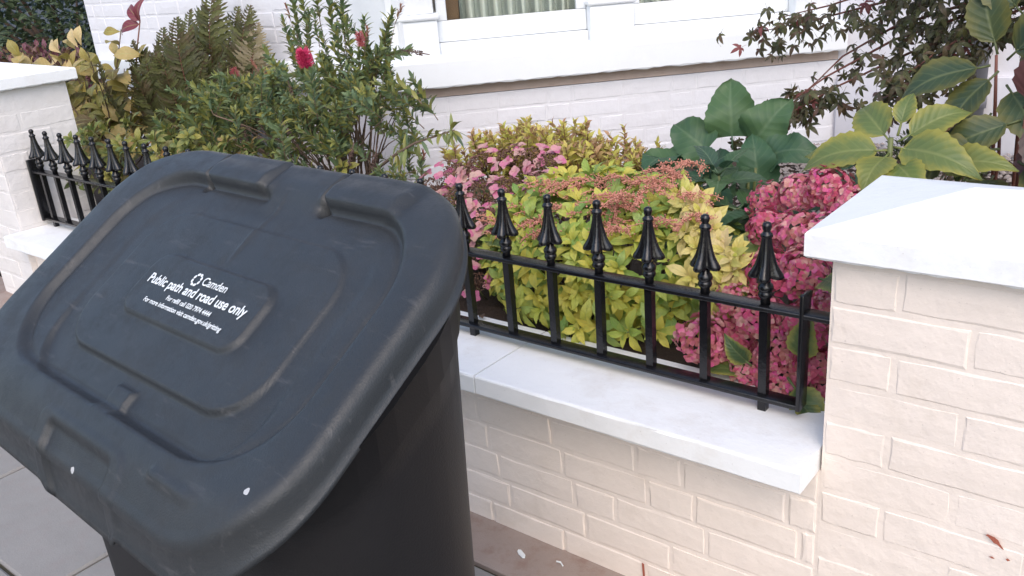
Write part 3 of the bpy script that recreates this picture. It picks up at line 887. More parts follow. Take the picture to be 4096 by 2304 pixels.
for p, nn in ell((-1.23, 1.90, 0.58), (0.37, 0.27, 0.235), 205, 0.47, jit=0.025):
    d_ = (nn*0.8 + UPF*0.55 + Vector((rnd(-.4, .4), rnd(-.4, .4), rnd(-.3, .4)))).normalized()
    put('leaf_rosette', random.choice(ros), pie, scl(T(*p) @ basis_up(d_), rnd(0.85, 1.3)))
for p in [(-1.13, 1.60, 0.515), (-1.17, 1.59, 0.49), (-1.32, 1.60, 0.53), (-1.00, 1.60, 0.53), (-1.08, 1.60, 0.53), (-0.93, 1.62, 0.54), (-1.25, 1.61, 0.54)]:
    put('leaf_rosette', random.choice(ros), pie, scl(T(*p) @ basis_up((rnd(-.3, .3), -0.8, 0.1)), rnd(0.95, 1.2)))
sm = MB()
for k in range(26):
    a = rnd(0, 6.28); e = Vector((-1.20+0.33*math.cos(a), 1.88+0.2*math.sin(a), rnd(0.6, 0.72)))
    sm.tube(curve_pts((-1.18+rnd(-.12, .12), 1.82+rnd(-.1, .1), 0.42), e, 0.03, 6, 0.008), [0.006-0.0006*i for i in range(7)], 5)
buildw(sm, 'stem', M_stem, pie)
def plume_mesh(seed):
    rs = random.Random(seed); mb = MB(); L = 0.13
    axis = [Vector((0, L*i/8, 0.03*math.sin(i/8*2.2) - 0.035*(i/8)**2)) for i in range(9)]
    mb.tube(axis, [0.0012]*9, 4)
    for br in range(4):
        az = rs.uniform(-1.2, 1.2); b0 = axis[1+br]; bl = L*0.6
        pts = [b0 + Vector((math.sin(az)*bl*t, bl*t*0.7, -0.02*t*t + 0.012*t)) for t in (0, .25, .5, .75, 1)]
        mb.tube(pts, [0.001]*5, 4)
        for i in range(34):
            t = rs.random(); k = min(3, int(t*4)); p = pts[k].lerp(pts[k+1], t*4-k)
            tri_bead(mb, p + Vector((rs.gauss(0, .004), rs.gauss(0, .003), rs.gauss(0, .004))), rs.uniform(.0018, .0032))
    for i in range(60):
        t = rs.random(); k = min(7, int(t*8)); p = axis[k].lerp(axis[k+1], t*8-k)
        tri_bead(mb, p + Vector((rs.gauss(0, .005), rs.gauss(0, .003), rs.gauss(0, .005))), rs.uniform(.0018, .0034))
    return mb.mesh('flower_plume', M_plume, True)
plm = [plume_mesh(s) for s in range(4)]
for (x, y, z) in [(-1.30,1.80,.745),(-1.22,1.78,.755),(-1.14,1.80,.775),(-1.06,1.82,.79),(-1.00,1.84,.80),(-1.24,1.86,.785),(-1.13,1.90,.81),(-1.05,1.93,.825),(-1.34,1.72,.70),(-1.27,1.74,.72),(-1.08,1.74,.735),(-1.01,1.77,.75),(-1.17,1.74,.735),(-0.98,1.98,.845),(-0.95,1.80,.765),(-1.40,1.70,.66),(-1.10,1.84,.80),(-1.18,1.86,.80),(-1.02,1.88,.82),(-1.20,1.80,.775),(-1.07,1.79,.775),(-1.36,1.78,.74),(-1.26,1.83,.78),(-0.99,1.91,.83)]:
    put('flower_plume', random.choice(plm), pie, scl(frame((x, y, z-0.015), (rnd(-1, 1), rnd(-0.9, 0.1), 0.12), rnd(-.3, .3)), rnd(0.8, 1.25)))

# ---- pale yellow shrub
M_pale = leafm('pale_yellow_leaf', [(0.66, 0.58, 0.15), (0.72, 0.60, 0.24), (0.64, 0.60, 0.13), (0.74, 0.58, 0.30), (0.54, 0.56, 0.11)], trans=0.3, veins=5, blotch=0.2)
pal = empty('pale_shrub', (-0.88, 1.80, 0.45), 'pale yellow leaved shrub between the rosette shrub and the pink hydrangea', 'shrub')
prs = rosette_mesh('leaf_rosette', M_pale, 12, 0.062, 0.023, 'obov', (0.1, 1.2), 0.06, M_gstem, 4, curl=0.6)
for (x, y, z, s) in [(-1.02,1.90,.755,.9),(-.99,1.88,.75,1),(-.96,1.86,.745,1),(-.93,1.84,.735,1),(-.915,1.82,.72,1.1),(-.88,1.80,.715,1),(-.86,1.78,.69,1.1),(-.83,1.76,.685,1.1),(-.81,1.75,.67,1.15),(-.80,1.74,.65,1),(-.85,1.73,.655,1),(-.90,1.76,.68,1),(-.95,1.80,.70,1),(-.79,1.73,.61,1),(-.84,1.71,.60,.95),(-.88,1.70,.63,1),(-.82,1.70,.555,.9),(-0.97,1.86,.70,1)]:
    put('leaf_rosette', random.choice(prs), pal, scl(T(x+.015, y-.03, z+.035) @ basis_up((rnd(-.1, .7), rnd(-1, -.3), rnd(.2, .9))), s))
sm = MB()
for k in range(7): sm.tube(curve_pts((-.88+rnd(-.03, .03), 1.82, .43), (-.88+rnd(-.12, .07), 1.80+rnd(-.05, .06), rnd(.6, .7)), 0.02, 5, .005), [.005, .0045, .004, .0035, .003, .0025], 5)
buildw(sm, 'stem', M_stem, pal)

# ---- small-leaved yellow and bronze shrub against the bay
M_spir = leafm('bronze_yellow_small_leaf', [(0.62, 0.54, 0.11), (0.56, 0.54, 0.12), (0.54, 0.34, 0.18), (0.46, 0.25, 0.17), (0.66, 0.56, 0.13), (0.50, 0.50, 0.11)], trans=0.28, veins=5)
spi = empty('spirea_shrub', (-1.72, 2.35, 0.48), 'small leaved yellow and bronze bush under the bay sill', 'bush')
def twig_mesh(name, mats, seed, L, n, lL, lW, shape='lance', ang=0.8, r0=0.0022, curl=0.4, spread=2.4, tip=True, sub=0):
    rs = random.Random(seed); mb = MB()
    bend = rs.uniform(-.06, .06), rs.uniform(-.06, .06)
    pt = lambda t: Vector((bend[0]*L*math.sin(t*2.5)*2, bend[1]*L*math.sin(t*2)*2, L*t))
    mb.tube([pt(i/5) for i in range(6)], [r0*(1-0.12*i) for i in range(6)], 5, mi=1)
    for k in range(n):
        t = 0.12 + 0.88*k/(n-1); az = k*spread + rs.uniform(-.4, .4)
        el = ang + (0.5*max(0, t-0.7)/0.3) + rs.uniform(-.2, .2)
        d_ = Vector((math.cos(az)*math.cos(el), math.sin(az)*math.cos(el), math.sin(el)))
        l = lL*rs.uniform(.7, 1.15)*(1-0.35*max(0, t-0.75)/0.25)
        addleaf(mb, frame(pt(t), d_, rs.uniform(-.5, .5)), leaf(l, lW*l/lL, 4, 1, shape, 0.25, curl*rs.uniform(.2, 1.6), rs=rs))
    return mb.mesh(name, mats, True)
stw = [twig_mesh('leafy_twig', [M_spir, M_rstem], 40+s, 0.11, 20, 0.040, 0.018, 'ovate', 0.5) for s in range(5)]
for i in range(210):
    t = rnd(0, 1); x = -2.03 + 0.72*t; y = 2.30 + rnd(-.16, .14)
    zt = 0.72 + 0.14*math.sin(math.pi*min(1, max(0, (x+2.08)/0.80)))**0.6
    z = zt - abs(random.gauss(0, 0.07)) - 0.10
    put('leafy_twig', random.choice(stw), spi, scl(T(x, y, z) @ basis_up((rnd(-.5, .5), rnd(-.7, .3), 1)), rnd(0.7, 1.1)))
sm = MB()
for k in range(14): sm.tube(curve_pts((-1.72+rnd(-.08, .08), 2.36, .45), (-1.72+rnd(-.28, .28), 2.30+rnd(-.1, .1), rnd(.58, .68)), .02, 5, .006), [.004, .0036, .0032, .0028, .0024, .002], 5)
buildw(sm, 'stem', M_rstem, spi)

# ---- hydrangeas
M_hyg = leafm('hydrangea_leaf', [(0.055, 0.105, 0.045), (0.09, 0.15, 0.05), (0.13, 0.18, 0.05), (0.07, 0.12, 0.06)], edge=(0.36, 0.34, 0.08), veins=8, ribamt=0.32, rib=(0.26, 0.30, 0.12), blotch=0.4)
M_hyy = leafm('yellowing_hydrangea_leaf', [(0.10, 0.16, 0.05), (0.15, 0.20, 0.05), (0.13, 0.18, 0.06), (0.19, 0.22, 0.06)], edge=(0.33, 0.30, 0.06), veins=8, ribamt=0.32, rib=(0.36, 0.38, 0.14), blotch=0.5)
M_hyd = leafm('dark_hydrangea_leaf', [(0.035, 0.085, 0.05), (0.05, 0.11, 0.055), (0.075, 0.135, 0.05), (0.045, 0.09, 0.06)], veins=7, ribamt=0.5, rib=(0.18, 0.26, 0.15), rough=0.38, blotch=0.3)
hleaf = {}
def big_leaf(mat, seed, L, W, shape='ovate', curl=0.45, serr=0.05, wave=0.03, fold=0.18, pet=0.03):
    key = (mat.name, seed, L, W)
    if key in hleaf: return hleaf[key]
    rs = random.Random(seed); mb = MB()
    addleaf(mb, T(0, pet, 0), leaf(L, W, 16, 4, shape, fold, curl, serr, wave, rs=rs))
    mb.tube([(0, 0, -0.004), (0, pet+0.005, 0.0)], [0.003, 0.0022], 6)
    hleaf[key] = mb.mesh('leaf', mat, True); return hleaf[key]
def leaf_at(parent, mat, p, d_, L, W, roll=0.0, up=None, seed=None, **kw):
    return put('leaf', big_leaf(mat, random.randrange(4) if seed is None else seed, L, W, **kw), parent, frame(p, d_, roll, up))
M_mop = leafm('pink_hydrangea_petal', [(0.72, 0.11, 0.25), (0.56, 0.10, 0.16), (0.76, 0.24, 0.33), (0.50, 0.18, 0.16), (0.74, 0.46, 0.38), (0.82, 0.13, 0.38), (0.46, 0.18, 0.14), (0.66, 0.17, 0.27)], trans=0.3, rib=(0.6, 0.3, 0.3), ribamt=0.2, veins=3, rough=0.6, blotch=0.5, spec=0.2)
M_lace = leafm('pink_lacecap_sepal', [(0.62, 0.16, 0.30), (0.68, 0.25, 0.36), (0.66, 0.36, 0.36), (0.62, 0.42, 0.34)], trans=0.3, rib=(0.7, 0.45, 0.5), ribamt=0.3, veins=3, rough=0.6, spec=0.2, blotch=0.3)
M_brown = plain('spent_brown_florets', (0.11, 0.055, 0.04), (0.20, 0.11, 0.075), 90, 0.8, 0.2)
def floret(mb, M, r, mi=0, rs=random):
    for k in range(4):
        a = k*math.pi/2 + rs.uniform(-.15, .15)
        d_ = Vector((math.cos(a), math.sin(a), rs.uniform(0.05, 0.5)))
        addleaf(mb, M @ frame((0, 0, 0), d_, rs.uniform(-.2, .2)), leaf(r, r*1.05, 3, 1, 'petal', 0.15, rs.uniform(-.3, .8), rs=rs), mi)
def mop_mesh(seed):
    rs = random.Random(seed); mb = MB(); nF = 78
    for k in range(nF):
        z = 1 - 1.25*(k+.5)/nF; a = k*2.39996; rr = math.sqrt(max(0, 1-z*z))
        v = Vector((rr*math.cos(a), rr*math.sin(a), z)).normalized(); R_ = 0.062*rs.uniform(.70, 1.16)
        dd = (v + Vector((rs.uniform(-.4, .4), rs.uniform(-.4, .4), rs.uniform(-.4, .4)))).normalized()
        M = T(v.x*R_, v.y*R_, v.z*R_*0.82) @ dd.to_track_quat('Z', 'Y').to_matrix().to_4x4() @ Matrix.Rotation(rs.uniform(0, 6.28), 4, 'Z')
        floret(mb, M, rs.uniform(.0125, .0175), 0, rs)
    mb.tube([(0, 0, -0.10), (0, 0, 0.02)], [0.003, 0.003], 6, mi=1)
    return mb.mesh('flower_head', [M_mop, M_gstem], True)
mops = [mop_mesh(s) for s in range(5)]
mop = empty('mophead_hydrangea', (-0.68, 1.80, 0.45), 'hydrangea with deep pink mophead flowers beside the right gate pier', 'hydrangea')
for (x, y, z, s) in [(-.80,1.60,.555,1.1),(-.755,1.63,.545,.95),(-.70,1.66,.60,1.05),(-.65,1.63,.55,1.0),(-.59,1.65,.61,1.05),(-.63,1.72,.70,1.05),(-.71,1.74,.68,1.05),(-.57,1.64,.53,1),(-.545,1.66,.66,.9),(-.69,1.84,.74,1.05),(-.62,1.80,.76,.95),(-.78,1.88,.73,.95),(-.82,1.98,.765,.9),(-.73,1.95,.80,1.0),(-.66,1.93,.825,1.0),(-.60,1.90,.80,.9),(-.76,1.68,.62,.9),(-.55,1.63,.475,.85),(-.70,1.62,.50,.9),(-.63,1.60,.49,.9),(-.84,1.80,.66,.75)]:
    put('flower_head', random.choice(mops), mop, scl(T(x, y, z) @ basis_up((rnd(-.3, .5), rnd(-.9, -.2), rnd(.3, 1))), s*.82))
for (p, d_, L, W, up) in [((-.575, 1.575, .555), (.12, -.2, .9), .105, .07, (.2, -1, .1)), ((-.60, 1.57, .53), (.55, -.25, -.45), .11, .075, (.1, -.5, .8)), ((-.59, 1.56, .505), (.6, -.35, -.30), .085, .055, (0, -.3, .9)),
                         ((-.67, 1.60, .50), (-.9, -.2, .05), .10, .06, (0, -.4, .9)), ((-.68, 1.60, .51), (-.4, -.3, .6), .08, .055, (0, -.9, .4)), ((-.58, 1.66, .72), (.5, -.5, .1), .10, .07, (0, -.4, .9)), ((-.66, 1.78, .66), (.3, -.7, .1), .10, .07, (0, -.3, .9)), ((-.60, 1.70, .58), (.5, -.4, .3), .10, .07, (0, -.5, .8)),
                         ((-.75, 1.76, .60), (-.5, -.5, .3), .09, .06, (0, -.5, .8)), ((-.79, 1.84, .63), (-.5, -.3, .5), .11, .075, (0, -.5, .8)), ((-.74, 1.88, .68), (-.7, -.4, .2), .11, .075, (0, -.5, .8))]:
    leaf_at(mop, M_hyg, p, d_, L, W, rnd(-.2, .2), up)
sm = MB()
for k in range(12):
    x = -.68+rnd(-.13, .12); sm.tube(curve_pts((-.68+rnd(-.05, .05), 1.80+rnd(-.05, .05), .42), (x, 1.76+rnd(-.1, .1), rnd(.55, .72)), .0, 5, .004), [.005]*6, 6)
buildw(sm, 'stem', M_stem, mop)
# lacecap
def lace_mesh(seed):
    rs = random.Random(seed); mb = MB()
    for k in range(150):
        r = 0.05*math.sqrt(rs.random()); a = rs.uniform(0, 6.28); z = 0.022*(1-(r/0.055)**2)+rs.uniform(-.006, .006)
        tri_bead(mb, (r*math.cos(a), r*math.sin(a), z), rs.uniform(.0022, .0042), 1)
    for k in range(22):
        a = rs.uniform(0, 6.28); r = 0.05*math.sqrt(rs.random()); mb.tube([(0, 0, -.03), (r*math.cos(a), r*math.sin(a), 0.012)], [.0013, .0008], 4, mi=1)
    for k in range(8):
        a = k*0.785+rs.uniform(-.3, .3); r = rs.uniform(.045, .062)
        d_ = Vector((math.cos(a)*.5, math.sin(a)*.5, 1)); M = T(r*math.cos(a), r*math.sin(a), rs.uniform(.0, .022)) @ d_.to_track_quat('Z', 'Y').to_matrix().to_4x4() @ Matrix.Rotation(rs.uniform(0, 1.5), 4, 'Z')
        floret(mb, M, rs.uniform(.017, .024), 0, rs)
    mb.tube([(0, 0, -0.11), (0, 0, -0.02)], [0.0025, 0.0025], 6, mi=2)
    return mb.mesh('flower_head', [M_lace, M_brown, M_gstem], True)
laces = [lace_mesh(s) for s in range(4)]
lac = empty('lacecap_hydrangea', (-1.68, 1.95, 0.45), 'lacecap hydrangea with faded pink sepals and brown centres', 'hydrangea')
for (x, y, z, s) in [(-1.93,1.98,.69,1),(-1.85,2.0,.735,1),(-1.77,2.02,.77,1.05),(-1.68,2.05,.785,1.05),(-1.60,2.05,.79,1),(-1.52,2.03,.785,.95),(-1.86,1.88,.66,1),(-1.76,1.90,.70,1.05),(-1.67,1.90,.715,1.1),(-1.58,1.92,.735,1),(-1.49,1.95,.75,.9),(-1.72,1.80,.63,1),(-1.63,1.80,.655,1.05),(-1.56,1.82,.675,.9),(-1.60,1.72,.58,.9),(-1.68,1.74,.57,.9),(-1.55,1.70,.52,.8)]:
    put('flower_head', random.choice(laces), lac, scl(T(x, y, z) @ basis_up((rnd(-.4, .4), rnd(-.8, -.1), 1)), s))
for k in range(46):
    p = Vector((-1.70+rnd(-.24, .22), 1.93+rnd(-.2, .1), rnd(.5, .70)))
    leaf_at(lac, M_hyg, p, (rnd(-1, 1), rnd(-1, .2), rnd(-.2, .4)), .09, .05, rnd(-.4, .4), (0, -.4, .9))
sm = MB()
for k in range(14): sm.tube(curve_pts((-1.68+rnd(-.06, .06), 1.95, .42), (-1.70+rnd(-.22, .2), 1.92+rnd(-.12, .1), rnd(.55, .68)), 0, 4, .004), [.004]*5, 5)
buildw(sm, 'stem', M_stem, lac)

# ---- big glossy-leaved plant
M_big = leafm('blue_green_broad_leaf', [(0.04, 0.095, 0.055), (0.055, 0.12, 0.06), (0.08, 0.15, 0.06), (0.045, 0.10, 0.065)], veins=7, ribamt=0.28, rib=(0.20, 0.28, 0.16), rough=0.5, blotch=0.5, spec=0.35)
big = empty('broad_leaf_plant', (-1.05, 2.35, 0.47), 'plant with large wavy blue green leaves under the bay window', 'plant')
for (p, d_, L, W, up) in [((-1.11, 2.40, .78), (-.12, .15, 1), .18, .15, (.25, -1, .25)), ((-1.14, 2.36, .76), (-.7, .0, .5), .15, .13, (-.2, -.7, .7)), ((-1.06, 2.38, .78), (.5, .1, .7), .16, .14, (.3, -.9, .4)), ((-1.18, 2.32, .74), (-1, -.2, .05), .18, .13, (0, -.55, .8)), ((-1.02, 2.36, .77), (.8, -.1, .25), .15, .12, (.1, -.6, .8))]:
    leaf_at(big, M_big, p, d_, L, W, rnd(-.15, .15), up, shape='round', serr=0.03, wave=0.12, curl=0.6, fold=0.15, pet=0.04)
for i in range(46):
    p = Vector((-1.06+rnd(-.26, .30), 2.30+rnd(-.14, .12), rnd(.58, .79) - .10*abs(rnd(-1, 1))))
    d_ = Vector((p.x+1.05+rnd(-.25, .25), rnd(-.6, .1), rnd(-.25, .3)))
    L = round(rnd(.11, .17), 2)
    leaf_at(big, M_big, p, d_, L, round(L*.72, 2), rnd(-.4, .4), (rnd(-.3, .3), -.6, .7), shape=random.choice(('round', 'ovate')), serr=0.03, wave=0.10, curl=0.6, fold=0.15, pet=0.04)
sm = MB()
for k in range(14): sm.tube(curve_pts((-1.05+rnd(-.05, .05), 2.36, .45), (-1.05+rnd(-.17, .17), 2.32+rnd(-.07, .08), rnd(.62, .77)), 0, 4, .004), [.006, .0055, .005, .0045, .004], 6)
buildw(sm, 'stalk', M_gstem, big)

# ---- star-leaved green hydrangea shoots
sta = empty('green_hydrangea', (-0.93, 2.0, 0.45), 'green leafy hydrangea shoots above the pale yellow shrub', 'hydrangea')
def whorl(parent, mat, c, n, L, W, el, a0=0.0, down=None, **kw):
    for k in range(n):
        a = a0 + 6.283*k/n + rnd(-.2, .2); e = el+rnd(-.15, .15)
        v = Vector((math.cos(a)*math.cos(e), math.sin(a)*math.cos(e), math.sin(e)))
        l = L*rnd(.85, 1.1)
        leaf_at(parent, mat, c, v, round(l, 2), round(W*l/L, 2), rnd(-.15, .15), None, **kw)
for (c, n, L, W, e, a0) in [((-.975, 2.03, .79), 4, .12, .085, .05, .4), ((-.975, 2.03, .81), 4, .085, .055, .6, 1.1), ((-.90, 1.98, .74), 4, .12, .085, 0, 0), ((-1.03, 1.98, .735), 4, .11, .08, 0, .3), ((-.90, 1.90, .67), 4, .11, .08, 0, .6), ((-.84, 1.92, .70), 3, .11, .08, 0, 2.5), ((-.95, 1.94, .66), 4, .11, .08, -.1, .2), ((-0.83, 2.05, .72), 4, .12, .085, 0, .9)]:
    whorl(sta, M_hyd, c, n, L, W, e, a0)
sm = MB()
for (x, y, z) in [(-.975, 2.03, .81), (-.90, 1.98, .74), (-1.03, 1.98, .735), (-.90, 1.90, .67), (-.84, 1.92, .70), (-.95, 1.94, .66), (-.83, 2.05, .72)]: sm.tube(curve_pts((-.93+rnd(-.04, .04), 2.0, .42), (x, y, z), 0, 5, .004), [.005, .0047, .0044, .004, .0037, .0033], 6)
buildw(sm, 'stem', M_gstem, sta)

# ---- yellowing hydrangea leaves above the pier
hyy = empty('yellowing_hydrangea', (-0.56, 2.05, 0.45), 'hydrangea with large yellowing green leaves rising behind the right gate pier', 'hydrangea')
for (p, d_, L, W, up) in [((-.56, 2.02, .905), (-.95, -.35, -.12), .17, .125, (-.2, -.6, .8)), ((-.56, 2.03, .91), (.95, -.3, -.08), .18, .12, (.1, -.65, .75)), ((-.565, 2.04, .915), (-.55, .5, .35), .15, .10, (-.2, -.7, .7)), ((-.55, 2.04, .92), (.6, .35, .35), .14, .09, (.1, -.7, .7)), ((-.56, 2.02, .90), (-.1, -.9, -.3), .12, .09, (0, -.5, .85)), ((-.555, 2.05, .93), (.05, .6, .8), .09, .055, (0, -1, .4)), ((-.55, 2.0, .89), (.6, -.7, -.25), .13, .085, (0, -.5, .8)), ((-.48, 2.06, .86), (.8, -.2, .2), .15, .10, (0, -.6, .8)), ((-.62, 2.06, .85), (-.8, .1, .15), .14, .10, (0, -.6, .8))]:
    leaf_at(hyy, M_hyy, p, d_, L, W, 0, up, curl=0.55)
sm = MB()
for k, (x, y, z) in enumerate([(-.56, 2.02, .93), (-.48, 2.06, .87), (-.62, 2.06, .86)]): sm.tube(curve_pts((-.56, 2.06, .42), (x, y, z), 0, 6, .004), [.006]*7, 7)
buildw(sm, 'stem', M_gstem, hyy)

# ---- large-leaved shrub behind the right pier
M_rsh = leafm('dull_green_shrub_leaf', [(0.04, 0.07, 0.04), (0.055, 0.085, 0.04), (0.07, 0.09, 0.03), (0.05, 0.08, 0.05), (0.10, 0.11, 0.03)], edge=(0.15, 0.14, 0.035), veins=8, ribamt=0.4, rib=(0.24, 0.27, 0.12), blotch=0.6)
M_purp = leafm('plum_shrub_leaf', [(0.10, 0.045, 0.05), (0.14, 0.06, 0.06), (0.09, 0.07, 0.06)], veins=8, ribamt=0.3, rib=(0.25, 0.12, 0.12))
rsh = empty('large_leaf_shrub', (-0.36, 2.25, 0.45), 'tall shrub with long drooping leaves and red stalks beyond the right gate pier', 'shrub')
for (p, d_, L, W, up, pm) in [((-.42, 2.24, 1.06), (-.8, -.3, -.25), .19, .115, (-.2, -.7, .7), 0), ((-.40, 2.22, 1.05), (-.55, -.5, -.8), .16, .10, (-.3, -.8, .4), 0), ((-.41, 2.25, 1.08), (-.3, .1, .9), .17, .10, (0, -1, .1), 0), ((-.39, 2.24, 1.07), (.6, -.2, .6), .18, .11, (0, -.8, .4), 0), ((-.36, 2.20, 1.10), (.7, -.3, .2), .18, .12, (0, -.6, .7), 0), ((-.38, 2.22, 1.02), (.5, -.5, -.5), .18, .11, (0, -.8, .5), 0), ((-.40, 2.2, .96), (-.2, -.5, -.6), .15, .10, (0, -.9, .4), 0), ((-.33, 2.14, .96), (-.85, -.2, -.4), .17, .09, (-.1, -.8, .5), 0), ((-.31, 2.12, .97), (.4, -.5, -.6), .18, .10, (.1, -.8, .4), 1), ((-.33, 2.15, .98), (.3, -.3, .7), .17, .11, (0, -.9, .3), 1), ((-.36, 2.12, .90), (-.7, -.3, -.1), .16, .10, (0, -.7, .6), 0), ((-.32, 2.10, .88), (.6, -.4, -.3), .16, .10, (0, -.7, .6), 0), ((-.37, 2.28, 1.16), (-.5, 0, .5), .16, .10, (0, -.9, .4), 0), ((-.33, 2.24, 1.17), (.3, -.2, .7), .16, .10, (0, -.9, .4), 0), ((-.44, 2.18, .93), (-.6, -.4, -.5), .14, .09, (0, -.8, .5), 0), ((-.28, 2.2, 1.03), (.5, -.3, .0), .18, .12, (0, -.8, .5), 0), ((-.30, 2.2, .92), (.2, -.6, -.5), .16, .11, (0, -.8, .5), 1), ((-.42, 2.3, .88), (-.5, -.3, .1), .16, .10, (0, -.7, .7), 0), ((-.26, 2.15, .90), (.3, -.5, .1), .16, .10, (0, -.7, .7), 0), ((-.48, 2.24, .84), (-.5, -.4, -.2), .14, .09, (0, -.7, .7), 0), ((-.38, 2.2, .82), (.0, -.7, -.2), .15, .10, (0, -.7, .7), 0)]:
    leaf_at(rsh, M_purp if pm else M_rsh, p, d_, L, W, rnd(-.2, .2), up, curl=0.6)
leaf_at(rsh, leafm('orange_withered_leaf', [(0.42, 0.20, 0.10), (0.48, 0.26, 0.14)], veins=6), (-.44, 2.17, .985), (-.45, -.3, -.55), .075, .045, 0.2, (-.2, -.9, .3), curl=0.9)
sm = MB()
for (x, y, z) in [(-.41, 2.24, 1.08), (-.35, 2.22, 1.15), (-.32, 2.13, .98), (-.38, 2.2, .95), (-.28, 2.2, 1.04), (-.44, 2.26, .9)]: sm.tube(curve_pts((-.35+rnd(-.03, .03), 2.28, .42), (x, y, z), 0, 6, .006), [.007, .0065, .006, .0052, .0045, .004, .0032], 7)
buildw(sm, 'stem', M_rstem, rsh)

# ---- low dense evergreen and gravel near the house
M_box = leafm('dark_evergreen_leaf', [(0.025, 0.04, 0.018), (0.04, 0.06, 0.022), (0.07, 0.09, 0.025), (0.10, 0.12, 0.03)], trans=0.15, veins=3)
def bush(name, label, cat, c, r, n, lL, lW, mat, stem_mat=M_stem, zmin=0.46, shell=0.5, group=None, up=0.3, core=None):
    e = empty(name, (c[0], c[1], zmin-0.02), label, cat, group); mb = MB()
    for i in range(n):
        v = Vector((random.gauss(0, 1), random.gauss(0, 1), random.gauss(0, 1))).normalized()
        bump_ = 1 + 0.22*mnoise.noise(Vector((v.x*2.2+c[0], v.y*2.2, v.z*2.2)))
        k = (shell + (1-shell)*random.random()**0.6)*bump_
        p = Vector((c[0]+v.x*r[0]*k, c[1]+v.y*r[1]*k, c[2]+v.z*r[2]*k))
        if p.z < zmin: continue
        d_ = (v + Vector((rnd(-.8, .8), rnd(-.8, .8), rnd(-.5, .8)+up))).normalized()
        l = lL*rnd(.7, 1.25)
        addleaf(mb, frame(p, d_, rnd(-1, 1)), leaf(l, lW*l/lL, 3, 1, 'ovate', 0.25, rnd(0, .8)))
    stuff(buildw(mb, 'foliage', mat, e))
    sm = MB()
    for k in range(12):
        a = rnd(0, 6.28); sm.tube(curve_pts((c[0]+rnd(-.1, .1)*r[0], c[1]+rnd(-.1, .1)*r[1], zmin-.05), (c[0]+.7*r[0]*math.cos(a), c[1]+.7*r[1]*math.sin(a), c[2]+rnd(0, .6)*r[2]), .02, 5, .01), [.012*r[2]/.3, .01*r[2]/.3, .008*r[2]/.3, .006*r[2]/.3, .004*r[2]/.3, .003], 5)
    buildw(sm, 'stem', stem_mat, e)
    return e
bush('evergreen_bush', 'low dark evergreen bush between the large leaves and the gravel', 'bush', (-.66, 2.80, .62), (.17, .13, .16), 1500, .022, .010, M_box, shell=.7)
M_grav = plain('grey_brown_gravel', (0.20, 0.16, 0.14), (0.42, 0.37, 0.34), 45, 0.9, 0.3)
gv = MB()
def stone(x, y, z, r):
    a = rnd(0, 6.28); vs = []
    for k in range(6):
        t = a+k*1.047; vs.append((x+r*math.cos(t)*rnd(.7, 1.1), y+r*math.sin(t)*rnd(.7, 1.1), z+rnd(-.2, .3)*r))
    vs.append((x, y, z+r*rnd(.5, .9)))
    gv.add(vs, [(k, (k+1) % 6, 6) for k in range(6)])
for i in range(3200):
    x, y = rnd(-3.2, -1.9), rnd(1.95, 2.74)
    if x > -2.8 and y > 2.739 + (x+2.815)*0.98: continue
    stone(x, y, 0.405+rnd(0, .03), rnd(.006, .014))
for i in range(4500):
    x, y = rnd(-1.6, 0.0), rnd(2.9, 4.1)
    if y > 2.70 + (x+2.815)*0.98 and x < -1.39: continue
    stone(x, y, 0.405+rnd(0, .03), rnd(.007, .015))
stuff(gv.build('gravel', M_grav, None, False))

# ---- Japanese maple at the upper right
M_map = leafm('bronze_maple_leaf', [(0.07, 0.07, 0.038), (0.10, 0.075, 0.045), (0.085, 0.10, 0.042), (0.14, 0.07, 0.055), (0.12, 0.12, 0.045), (0.075, 0.08, 0.04)], trans=0.3, veins=2, ribamt=0.1, blotch=0.3)
M_mapr = leafm('red_maple_leaf', [(0.22, 0.05, 0.055), (0.26, 0.08, 0.08), (0.16, 0.05, 0.04)], trans=0.3, veins=2, ribamt=0.1)
def maple_leaf(mb, M, s, rs, mi=0):
    for k, (a, l) in enumerate(((-2.0, .55), (-1.05, .85), (0.0, 1.0), (1.05, .85), (2.0, .55))):
        d_ = Vector((math.sin(a), math.cos(a), -0.15 - 0.25*rs.random()))
        addleaf(mb, M @ frame((0, 0.10*s, 0), d_, rs.uniform(-.3, .3)), leaf(l*s, l*s*0.34, 4, 1, 'lance', 0.3, rs.uniform(.2, 1.0), rs=rs), mi)
    mb.tube([M @ Vector((0, -0.45*s, 0.05*s)), M @ Vector((0, 0.12*s, 0))], [0.0006, 0.0006], 3, cap=False, mi=mi)
mls = []; mlr = []
for sd in range(5):
    mb = MB(); rs_ = random.Random(sd); maple_leaf(mb, T(0, 0.45*0.042, 0), 0.042, rs_); mls.append(mb.mesh('leaf', M_map, True))
    if sd < 2:
        mb = MB(); maple_leaf(mb, T(0, 0.45*0.046, 0), 0.046, rs_); mlr.append(mb.mesh('leaf', M_mapr, True))
mpl = empty('japanese_maple', (-0.28, 2.85, 0.45), 'bronze leaved Japanese maple with drooping branches in front of the white facade', 'tree')
tk = MB()
tk.tube(curve_pts((-.28, 2.85, .40), (-.22, 2.80, 1.15), 0, 6, .015), [.032, .030, .028, .026, .025, .023, .021], 9)
tk.tube(curve_pts((-.22, 2.80, 1.15), (-.30, 2.85, 1.9), 0, 5, .02), [.021, .019, .016, .013, .011, .008], 8)
buildw(tk, 'trunk', M_stem, mpl)
brs = []
def branch(pts, r0):
    n = len(pts); mb = MB(); mb.tube(pts, [max(.0011, r0*(1-0.85*i/(n-1))) for i in range(n)], 5); buildw(mb, 'branch', M_rstem, mpl); brs.append(pts)
leafpos = []
